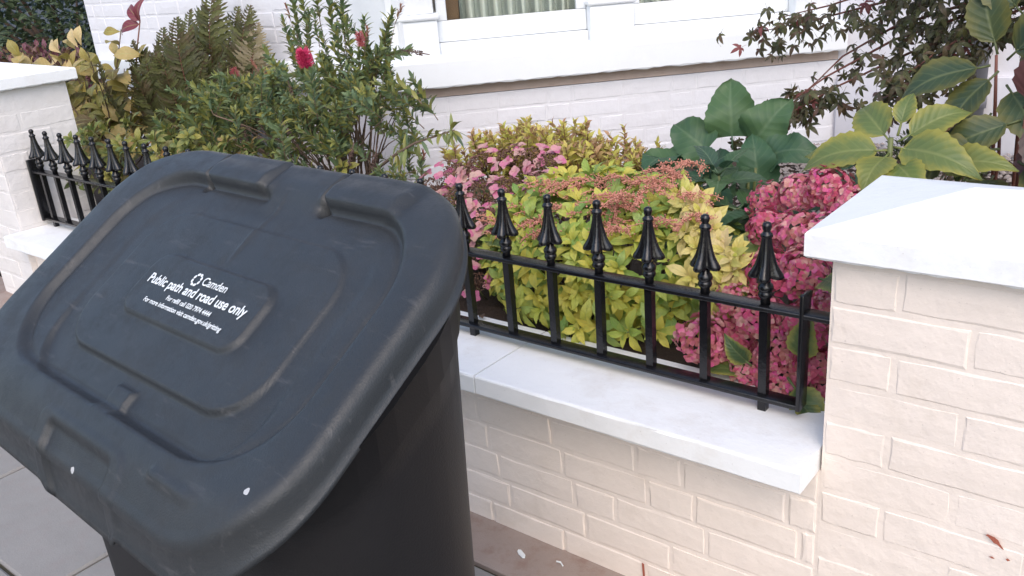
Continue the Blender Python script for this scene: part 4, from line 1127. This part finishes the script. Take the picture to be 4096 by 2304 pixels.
def hang(c, spread, n, names=True, red=0.0):
    for i in range(n):
        p = Vector(c) + Vector((random.gauss(0, spread[0]), random.gauss(0, spread[1]), random.gauss(0, spread[2])))
        leafpos.append((p, red))
# long drooping branches towards the lower left
lows = [[(-.26, 2.82, 1.12), (-.50, 2.76, 1.10), (-.72, 2.72, 1.02), (-.90, 2.68, .93), (-1.03, 2.64, .85), (-1.10, 2.60, .79)],
        [(-.26, 2.82, 1.16), (-.55, 2.80, 1.13), (-.78, 2.76, 1.05), (-.95, 2.70, .95), (-1.04, 2.66, .88), (-1.17, 2.60, .80)],
        [(-.26, 2.82, 1.16), (-.58, 2.84, 1.15), (-.80, 2.82, 1.08), (-.93, 2.78, 1.00), (-.99, 2.74, .93), (-1.06, 2.70, .86)],
        [(-.26, 2.82, 1.22), (-.62, 2.90, 1.19), (-.88, 2.92, 1.14), (-1.05, 2.94, 1.10), (-1.2, 2.96, 1.07), (-1.30, 2.96, 1.05)],
        [(-.26, 2.82, 1.25), (-.60, 2.88, 1.24), (-.85, 2.90, 1.19), (-1.02, 2.90, 1.14), (-1.12, 2.90, 1.12), (-1.2, 2.92, 1.10)],
        [(-.26, 2.82, 1.10), (-.44, 2.72, 1.10), (-.58, 2.66, 1.05), (-.66, 2.62, 1.00), (-.70, 2.60, .96), (-.73, 2.58, .92)],
        [(-.26, 2.82, 1.18), (-.40, 2.66, 1.16), (-.52, 2.58, 1.10), (-.60, 2.54, 1.05), (-.66, 2.52, 1.0), (-.70, 2.5, .97)]]
for b_ in lows: branch([Vector(p) for p in b_], .006)
def along(b_, t0, t1, n, s, red=0.0):
    m = len(b_)-1
    for i in range(n):
        t = rnd(t0, t1)*m; k = min(m-1, int(t)); p = Vector(b_[k]).lerp(Vector(b_[k+1]), t-k)
        leafpos.append((p + Vector((random.gauss(0, s), random.gauss(0, s), random.gauss(-s*.3, s*.8))), red))
along(lows[0], .55, 1.0, 30, .026, .06); along(lows[1], .55, 1.0, 34, .028, .08); along(lows[2], .45, 1.0, 24, .03, .1)
along(lows[3], .35, 1.0, 34, .04, .1); along(lows[4], .3, 1.0, 40, .04, .1); along(lows[5], .3, 1.0, 50, .045, .1); along(lows[6], .3, 1.0, 50, .05, .05)
hang((-.66, 2.66, 1.06), (.09, .06, .045), 60, red=.05); hang((-.80, 2.80, 1.13), (.08, .06, .035), 30, red=.25)
for i, (p, red) in enumerate(leafpos[:300]):
    d_ = Vector((rnd(-1, 1), rnd(-1, .4), rnd(-1.1, -.1))).normalized()
    me = random.choice(mlr) if random.random() < red else random.choice(mls)
    put('leaf', me, mpl, scl(frame(p, d_, rnd(-.6, .6), UPF), rnd(.75, 1.2)))
cr = MB(); rs_ = random.Random(5)
for (p, red) in leafpos[300:]: maple_leaf(cr, frame(p, (rnd(-1, 1), rnd(-1, .4), rnd(-1, 0)), rnd(-.6, .6), UPF), .042, rs_)
for i in range(1500):
    v = Vector((random.gauss(0, 1), random.gauss(0, 1), random.gauss(0, 1))).normalized()
    k = .35 + .65*random.random()**.5
    p = Vector((-.45+v.x*.42*k, 2.68+v.y*.28*k, 1.36+v.z*.34*k))
    if p.z < 1.06 + 0.10*mnoise.noise(p*6): continue
    maple_leaf(cr, frame(p, (rnd(-1, 1), rnd(-1, .4), rnd(-1, .1)), rnd(-.6, .6), UPF), rnd(.03, .045), rs_)
stuff(buildw(cr, 'crown', M_map, mpl))

# ---- bottlebrush
M_bb = leafm('bottlebrush_leaf', [(0.11, 0.175, 0.085), (0.15, 0.21, 0.09), (0.22, 0.25, 0.07), (0.31, 0.29, 0.07), (0.13, 0.20, 0.115), (0.18, 0.225, 0.09)], trans=0.2, veins=1, ribamt=0.3, rib=(0.28, 0.30, 0.16), blotch=0.2)
M_bbt = leafm('pink_bottlebrush_shoot', [(0.30, 0.12, 0.09), (0.38, 0.16, 0.12), (0.24, 0.16, 0.08)], trans=0.3, veins=1, ribamt=0.1)
M_bbs = plain('grey_brown_twig', (0.13, 0.085, 0.06), (0.26, 0.18, 0.13), 70, 0.75, 0.3)
M_crim = plain('crimson_filaments', (0.55, 0.02, 0.10), (0.68, 0.05, 0.17), 90, 0.5, 0.0)
M_crimp = plain('faded_crimson_filaments', (0.42, 0.08, 0.10), (0.55, 0.18, 0.18), 90, 0.6, 0.0)
M_caps = plain('woody_capsules', (0.10, 0.06, 0.05), (0.17, 0.11, 0.09), 90, 0.85, 0.3)
btl = empty('bottlebrush', (-2.62, 2.22, 0.45), 'bottlebrush shrub with narrow leaves and a crimson flower behind the bin', 'shrub')
btw = [twig_mesh('leafy_twig', [M_bb, M_bbs], 70+s, 0.17, 32, 0.046, 0.0155, 'lance', 0.65, .0018, .15) for s in range(6)]
btp = [twig_mesh('young_shoot', [M_bbt, M_bbs], 90+s, 0.06, 14, 0.024, 0.007, 'lance', 0.9, .0015, .15) for s in range(2)]
root = Vector((-2.62, 2.24, .42))
bmain = MB()
def bb_twig(tip, d_, s=1.0, me=None):
    d_ = Vector(d_).normalized(); base = Vector(tip) - d_*0.17*s
    put('leafy_twig', me or random.choice(btw), btl, scl(T(*base) @ basis_up(d_), s))
    return base
def stem_to(p, r=.005):
    p = Vector(p); a = root + Vector((rnd(-.15, .15), rnd(-.08, .08), 0))
    mid = a.lerp(p, .5) + Vector((0, 0, .12*(1 if p.z > .8 else .4)))
    pts = [a.lerp(mid, t).lerp(mid.lerp(p, t), t) for t in (0, .2, .4, .6, .8, 1)]
    bmain.tube(pts, [r, r*.9, r*.75, r*.6, r*.45, r*.32], 5)
# tall shoots against the white wall
talls = [((-2.80, 2.20, 1.30), (-.1, 0, 1)), ((-2.72, 2.2, 1.28), (.05, 0, 1)), ((-2.67, 2.18, 1.22), (.2, 0, 1)), ((-2.86, 2.2, 1.20), (-.2, 0, 1)), ((-2.52, 2.18, 1.30), (.1, 0, 1)), ((-2.46, 2.18, 1.27), (.2, 0, 1)), ((-2.44, 2.15, 1.20), (0, 0, 1)), ((-2.36, 2.16, 1.20), (.2, 0, 1)), ((-2.22, 2.18, 1.215), (.55, 0, .9)), ((-2.26, 2.18, 1.17), (.6, 0, .9)), ((-2.16, 2.16, 1.10), (.9, 0, .15)), ((-2.28, 2.14, 1.10), (.6, 0, .6)), ((-2.36, 2.12, 1.10), (.3, -.2, .8)), ((-2.60, 2.15, 1.15), (-.1, 0, 1)), ((-2.75, 2.15, 1.12), (-.3, 0, 1)), ((-2.94, 2.15, 1.10), (-.5, 0, .8)), ((-2.36, 2.1, 1.03), (.4, -.2, .7)), ((-2.48, 2.1, 1.12), (.1, -.3, .9)), ((-2.55, 2.1, 1.06), (-.1, -.3, .9)), ((-2.30, 2.08, .98), (.6, -.2, .5)), ((-2.64, 2.2, 1.36), (.0, 0, 1)), ((-2.50, 2.2, 1.38), (.1, 0, 1)), ((-2.42, 2.2, 1.14), (-.2, 0, .9))]
for p, d_ in talls:
    b_ = bb_twig(p, d_, rnd(.85, 1.1)); stem_to(b_, .0045)
    dd = Vector(d_).normalized(); bb_twig(b_ + dd*.05 + Vector((rnd(-.04, .04), rnd(-.04, .04), 0)), (dd + Vector((rnd(-.7, .7), rnd(-.4, .2), 0))).normalized(), rnd(.7, .95))
for p, d_ in [((-2.83, 2.2, 1.25), (-.4, 0, 1)), ((-2.20, 2.18, 1.235), (.5, 0, .9)), ((-2.98, 2.12, 1.06), (-.5, 0, .7)), ((-3.05, 2.1, 1.00), (-.5, -.2, .8)), ((-2.78, 2.1, 1.02), (.2, -.3, .8)), ((-1.98, 1.98, .80), (.3, -.2, 1)), ((-2.90, 2.1, 1.03), (-.2, -.3, .8)), ((-3.02, 2.0, .93), (-.3, -.3, .7)), ((-2.34, 2.14, 1.17), (.1, 0, 1))]:
    base = Vector(p) - Vector(d_).normalized()*.06; put('young_shoot', random.choice(btp), btl, T(*base) @ basis_up(d_)); stem_to(base, .003)
# arching side branch to the right
arc = [Vector(p) for p in ((-2.45, 2.15, .62), (-2.30, 2.08, .70), (-2.15, 2.03, .77), (-2.02, 2.0, .825), (-1.90, 1.99, .86), (-1.83, 1.985, .88))]
bmain.tube(arc, [.006, .0055, .005, .004, .003, .0022], 6)
lb = MB()
for i in range(46):
    t = rnd(.35, 1.0)*5; k = min(4, int(t)); p = arc[k].lerp(arc[k+1], t-k)
    addleaf(lb, frame(p, (rnd(-.2, .9), rnd(-.7, .5), rnd(-1, 1)), rnd(-.5, .5)), leaf(rnd(.05, .075), rnd(.011, .015), 5, 1, 'lance', .2, rnd(0, .6)))
buildw(lb, 'leafy_branch', M_bb, btl)
for p, d_ in [((-1.99, 1.97, .775), (.25, -.1, 1)), ((-2.06, 1.96, .73), (.3, -.2, .7)), ((-2.0, 1.94, .70), (.5, -.2, .4)), ((-2.08, 1.95, .78), (.1, -.2, 1))]: bb_twig(p, d_, .75)
# dense lower mass
cnt = 0
while cnt < 200:
    t = random.random(); x = -3.45 + 1.30*t; y = 2.05+rnd(-.22, .20)
    zt = .84 + .18*sstep(-3.5, -3.0, x) + .06*sstep(-3.1, -2.6, x) - .06*sstep(-2.35, -2.1, x)
    z = zt - abs(random.gauss(0, .16))
    if z < .50: continue
    d_ = (rnd(-.7, .7) - .3*(x < -2.9), rnd(-.9, .2), rnd(.2, 1))
    b_ = bb_twig((x, y, z), d_, rnd(.75, 1.05)); cnt += 1
    if cnt % 3 == 0: stem_to(b_, .0045)
for k in range(26):
    bb_twig((rnd(-2.55, -2.02), rnd(1.85, 2.05), rnd(.56, .74)), (rnd(-.5, .7), rnd(-.8, .1), rnd(.2, 1)), rnd(.7, .95))
buildw(bmain, 'stem', M_bbs, btl)
def brush(p, d_, L, r, n, mat, name='flower_spike'):
    mb = MB(); rs_ = random.Random(int(L*999))
    for i in range(n):
        a = rs_.uniform(0, 6.28); z = rs_.uniform(0, L); e = rs_.uniform(-.1, .75); rr = r*rs_.uniform(.75, 1.05)*(0.75+.25*math.sin(math.pi*z/L))
        v = Vector((math.cos(a)*math.cos(e), math.sin(a)*math.cos(e), math.sin(e))); q = Vector((0, 0, z)); s_ = v.orthogonal().normalized()*.0007
        tip = q+v*rr
        mb.add([q-s_, q+s_, tip+s_, tip-s_], [(0, 1, 2, 3)])
        tri_bead(mb, tip, .0011)
    put(name, mb.mesh(name, mat, False), btl, T(*p) @ basis_up(d_, 0))
brush((-2.53, 2.02, 1.05), (.03, -.15, 1), .062, .030, 900, M_crim)
brush((-2.325, 2.10, 1.115), (.05, -.1, 1), .045, .018, 300, M_crimp)
brush((-3.00, 2.05, 1.00), (-.2, -.1, 1), .04, .018, 200, M_crimp)
for (p, d_) in [((-2.45, 2.0, .92), (.0, -.1, 1)), ((-2.58, 1.98, .93), (-.05, -.1, 1)), ((-2.62, 1.93, .82), (-.3, -.1, 1)), ((-2.75, 1.95, .84), (-.45, -.1, 1)), ((-2.30, 1.95, .74), (.5, -.1, .8)), ((-2.50, 1.90, .80), (-.4, -.2, 1)), ((-2.20, 1.96, .73), (.5, -.1, .8)), ((-2.06, 2.12, 1.09), (-.9, 0, .1)), ((-2.85, 1.95, .78), (-.3, -.1, 1))]:
    mb = MB()
    for i in range(60):
        a = rnd(0, 6.28); tri_bead(mb, (.006*math.cos(a), .006*math.sin(a), rnd(0, .07)), rnd(.002, .0036))
    mb.tube([(0, 0, -.03), (0, 0, .1)], [.002, .0018], 5)
    put('seed_capsules', mb.mesh('seed_capsules', M_caps, True), btl, T(*p) @ basis_up(d_))

# ---- ferns
M_fern = leafm('browning_fern_pinna', [(0.065, 0.065, 0.028), (0.11, 0.12, 0.04), (0.15, 0.155, 0.05), (0.08, 0.055, 0.03), (0.10, 0.11, 0.04), (0.12, 0.085, 0.045)], trans=0.3, veins=10, ribamt=0.15, blotch=0.5)
M_fernp = leafm('pale_fern_pinna', [(0.28, 0.22, 0.14), (0.34, 0.28, 0.18), (0.24, 0.2, 0.1)], trans=0.3, veins=10, ribamt=0.1)
def frond_mesh(seed, mat, L=0.55):
    rs_ = random.Random(seed); mb = MB(); n = 30
    pt = lambda t: Vector((0, L*(t - .10*t**3), -.16*L*t**2.2 + .03*L*math.sin(3*t)))
    mb.tube([pt(i/8) for i in range(9)], [.0028*(1-.1*i) for i in range(9)], 5, mi=1)
    for k in range(n):
        t = .14 + .86*k/n; w = .135*(math.sin(math.pi*(0.12+.86*(t-.1)/.9)**.8)+.04)
        for s_ in (-1, 1):
            d_ = Vector((s_*1.0, .30+.25*t, rs_.uniform(-.25, .12)))
            addleaf(mb, frame(pt(t), d_, s_*rs_.uniform(-.3, .3)), leaf(w*rs_.uniform(.85, 1.1), .017*(.5+.5*w/.1), 8, 1, 'lance', .1, rs_.uniform(0, .9), serr=.35, rs=rs_))
    return mb.mesh('frond', [mat, M_rstem], True)
fme = [frond_mesh(s, M_fern) for s in range(4)]; fmp = frond_mesh(9, M_fernp)
fer = empty('fern', (-3.85, 2.42, 0.45), 'browning fern clump with tall upright fronds in front of the white wall', 'fern')
for i in range(46):
    a = rnd(0, 6.28); tl = rnd(.25, 1.2)
    put('frond', random.choice(fme), fer, scl(frame((-3.88+rnd(-.30, .28), 2.42+rnd(-.15, .12), rnd(.46, .68)), (math.cos(a)*tl*.6, -abs(math.sin(a))*tl*.5, 1.0), rnd(-.6, .6), (rnd(-.3, .3), -1, .2)), rnd(.75, 1.1)))
for p, d_, s_, me in [((-3.84, 2.5, .78), (.05, 0, 1), 1.15, fme[0]), ((-3.78, 2.55, .74), (.12, 0, 1), 1.0, fme[1]), ((-3.66, 2.5, .70), (.16, 0, 1), 1.1, fme[2]), ((-3.56, 2.5, .72), (.14, 0, 1), .9, fmp), ((-4.0, 2.5, .74), (-.1, 0, 1), 1.0, fme[3]), ((-3.90, 2.5, .78), (-.02, 0, 1), .95, fme[2]), ((-3.72, 2.5, .62), (.3, -.1, 1), .9, fme[3]), ((-3.62, 2.4, .62), (.5, -.2, .9), .8, fme[1])]:
    put('frond', me, fer, scl(frame(p, d_, rnd(-.2, .2), (0.2, -1, .2)), s_))

# ---- yellow oval-leaved shrub by the far pier
M_ysh = leafm('yellowing_oval_leaf', [(0.16, 0.16, 0.04), (0.24, 0.21, 0.05), (0.34, 0.27, 0.07), (0.50, 0.38, 0.16), (0.20, 0.19, 0.05), (0.15, 0.10, 0.04)], trans=0.3, veins=6, blotch=0.3)
M_burg = leafm('burgundy_leaf', [(0.17, 0.03, 0.05), (0.22, 0.05, 0.07)], trans=0.3, veins=6)
ysh = empty('oval_leaf_shrub', (-4.45, 2.2, 0.45), 'yellowing oval leaved shrub behind the left gate pier', 'shrub')
yl = []
for sd in range(4):
    mb = MB(); addleaf(mb, Matrix(), leaf(.115, .058, 8, 2, 'obov', .2, .5, wave=.04, rs=random.Random(sd))); yl.append(mb.mesh('leaf', M_ysh, True))
sm = MB(); nl = 0
for k in range(34):
    tip = Vector((-4.45+rnd(-.42, .42), 2.2+rnd(-.18, .2), rnd(.75, 1.18) - .1*abs(rnd(-1, 1))))
    a = Vector((-4.45+rnd(-.1, .1), 2.2, .42)); pts = curve_pts(a, tip, .03, 6, .01); sm.tube(pts, [.005, .0046, .0042, .0038, .0034, .003, .0024], 5)
    for i in range(8):
        t = rnd(.45, 1.0); p = a.lerp(tip, t) + Vector((0, 0, .03*math.sin(math.pi*t)))
        put('leaf', random.choice(yl), ysh, scl(frame(p, (rnd(-1, 1), rnd(-1, .4), rnd(-.5, .9)), rnd(-.5, .5), UPF), rnd(.7, 1.3))); nl += 1
buildw(sm, 'stem', M_stem, ysh)
M_crm = leafm('cream_yellow_leaf', [(0.62, 0.47, 0.22), (0.66, 0.50, 0.26)], trans=.3, veins=6)
mb = MB(); addleaf(mb, Matrix(), leaf(.10, .058, 10, 2, 'obov', .2, .5, wave=.04)); ycm = mb.mesh('leaf', M_crm, True)
for p, d_ in [((-4.60, 2.25, 1.09), (-.3, -.2, 1)), ((-4.56, 2.25, 1.10), (.3, -.2, .9)), ((-4.80, 2.25, 1.06), (-.6, -.2, .6)), ((-4.78, 2.25, 1.05), (.2, -.3, .5)), ((-4.76, 2.25, 1.03), (.3, -.3, -.5)), ((-4.82, 2.25, 1.03), (-.8, -.2, -.1)), ((-4.70, 2.24, 1.04), (.2, -.2, -.8))]:
    put('leaf', ycm, ysh, frame(p, d_, rnd(-.2, .2), (.2, -1, .3)))
mb = MB(); addleaf(mb, Matrix(), leaf(.15, .065, 12, 2, 'ovate', .25, .9)); ybg = mb.mesh('leaf', M_burg, True)
for p, d_ in [((-4.22, 2.4, 1.20), (-.8, -.1, .75)), ((-4.22, 2.4, 1.19), (.4, -.2, .8)), ((-4.24, 2.4, 1.18), (-.6, -.4, -.1))]: put('leaf', ybg, ysh, frame(p, d_, 0, (.2, -1, .5)))
sm = MB(); sm.tube(curve_pts((-4.40, 2.25, .5), (-4.22, 2.4, 1.20), .0, 5, .01), [.006, .0055, .005, .0045, .004, .003], 6); buildw(sm, 'branch', M_rstem, ysh)

# ---- green and yellow low shrub behind the far railings
M_low = leafm('green_yellow_leaf', [(0.10, 0.15, 0.05), (0.16, 0.20, 0.055), (0.22, 0.24, 0.06), (0.34, 0.30, 0.07), (0.13, 0.18, 0.06), (0.30, 0.17, 0.06)], trans=.28, veins=5)
low = empty('low_green_shrub', (-3.2, 1.85, 0.45), 'low green and yellow shrub showing through the far end of the railings', 'shrub')
lrs = rosette_mesh('leaf_rosette', M_low, 11, 0.062, 0.024, 'obov', (0.1, 1.2), 0.05, M_gstem, 4)
for i in range(170):
    x = rnd(-3.70, -2.35); y = rnd(1.63, 1.98); z = rnd(.50, .84 - .1*sstep(-2.9, -2.4, x))
    put('leaf_rosette', random.choice(lrs), low, scl(T(x, y, z) @ basis_up((rnd(-.5, .5), rnd(-1, -.1), rnd(.1, 1))), rnd(.8, 1.2)))
sm = MB()
for k in range(26): x = rnd(-3.6, -2.4); sm.tube(curve_pts((x*.5-1.55, 1.85, .42), (x, rnd(1.7, 1.95), rnd(.6, .75)), .02, 5, .01), [.005, .0046, .0042, .0038, .0034, .003], 5)
buildw(sm, 'stem', M_stem, low)

# ---- planting further off at the left
M_hedge = leafm('dark_hedge_leaf', [(0.035, 0.06, 0.035), (0.06, 0.09, 0.05), (0.09, 0.125, 0.065), (0.045, 0.07, 0.045)], trans=.15, veins=2)
bush('evergreen_hedge', 'tall dark evergreen bush at the far left beyond the gate pier', 'bush', (-9.3, 4.6, 1.2), (2.3, 1.0, 1.2), 17000, .095, .05, M_hedge, shell=.62, zmin=.2)
M_plum = leafm('plum_red_leaf', [(0.16, 0.04, 0.08), (0.22, 0.07, 0.10), (0.13, 0.06, 0.05), (0.18, 0.11, 0.05)], trans=.25, veins=3)
bush('plum_bush', 'plum red leaved bush above the far left pier cap', 'bush', (-7.1, 3.1, .62), (.75, .45, .36), 2200, .06, .035, M_plum, shell=.6, zmin=.4)

# ------------------------------------------------------------------ small things
def flake(x, y, z, pts, name, label, cat, mat, h=0.002):
    mb = MB(); n = len(pts)
    vs = [(a*.001, b_*.001, 0.0) for a, b_ in pts] + [(a*.00092, b_*.00092, h) for a, b_ in pts]
    mb.add(vs, [tuple(range(n))[::-1], tuple(range(n, 2*n))] + [(k, (k+1) % n, n+(k+1) % n, n+k) for k in range(n)])
    o = mb.build(name, mat); o.location = (x, y, z); return tag(o, label, cat)
flake(-1.16, 1.343, .0062, [(-16, 9), (-9, 12), (12, 2), (18, -8), (13, -11), (-4, -5), (-14, 3)], 'paint_flake', 'small white flake lying on the brown edging near the bin', 'paint flake', M_print)
flake(-1.06, 1.365, .0062, [(-12, 3), (0, 6), (14, -3), (12, -6), (2, 1), (-10, -1)], 'paint_flake', 'thin curled white flake at the foot of the brick wall', 'paint flake', M_print)
o = chip(pr, .297, .403, [(-16, 7), (-13, 10), (-3, 8), (4, 4), (7, -2), (14, -11), (11, -11), (3, -5), (-2, -4), (-7, 1), (-12, 5)])
chip(pr, .318, .375, [(-3, 0), (0, 3), (4, 0), (0, -3)]); chip(pr, .295, .369, [(-5, 1), (0, 3), (5, 0), (0, -1)])
chip(gw, .985+.23, .045, [(-3, 22), (3, 20), (4, 0), (5, -20), (0, -22), (-2, 0)], y=1.413-1.5-.0055)
mb = MB(); addleaf(mb, Matrix(), leaf(.045, .02, 6, 1, 'ovate', .5, 1.0)); o = mb.build('fallen_leaf', M_stem, None, True); o.location = (-1.42, 1.575, .492); o.rotation_euler = (0, 0, .9)
tag(o, 'dry brown leaf lying on the white coping behind the railing', 'leaf')
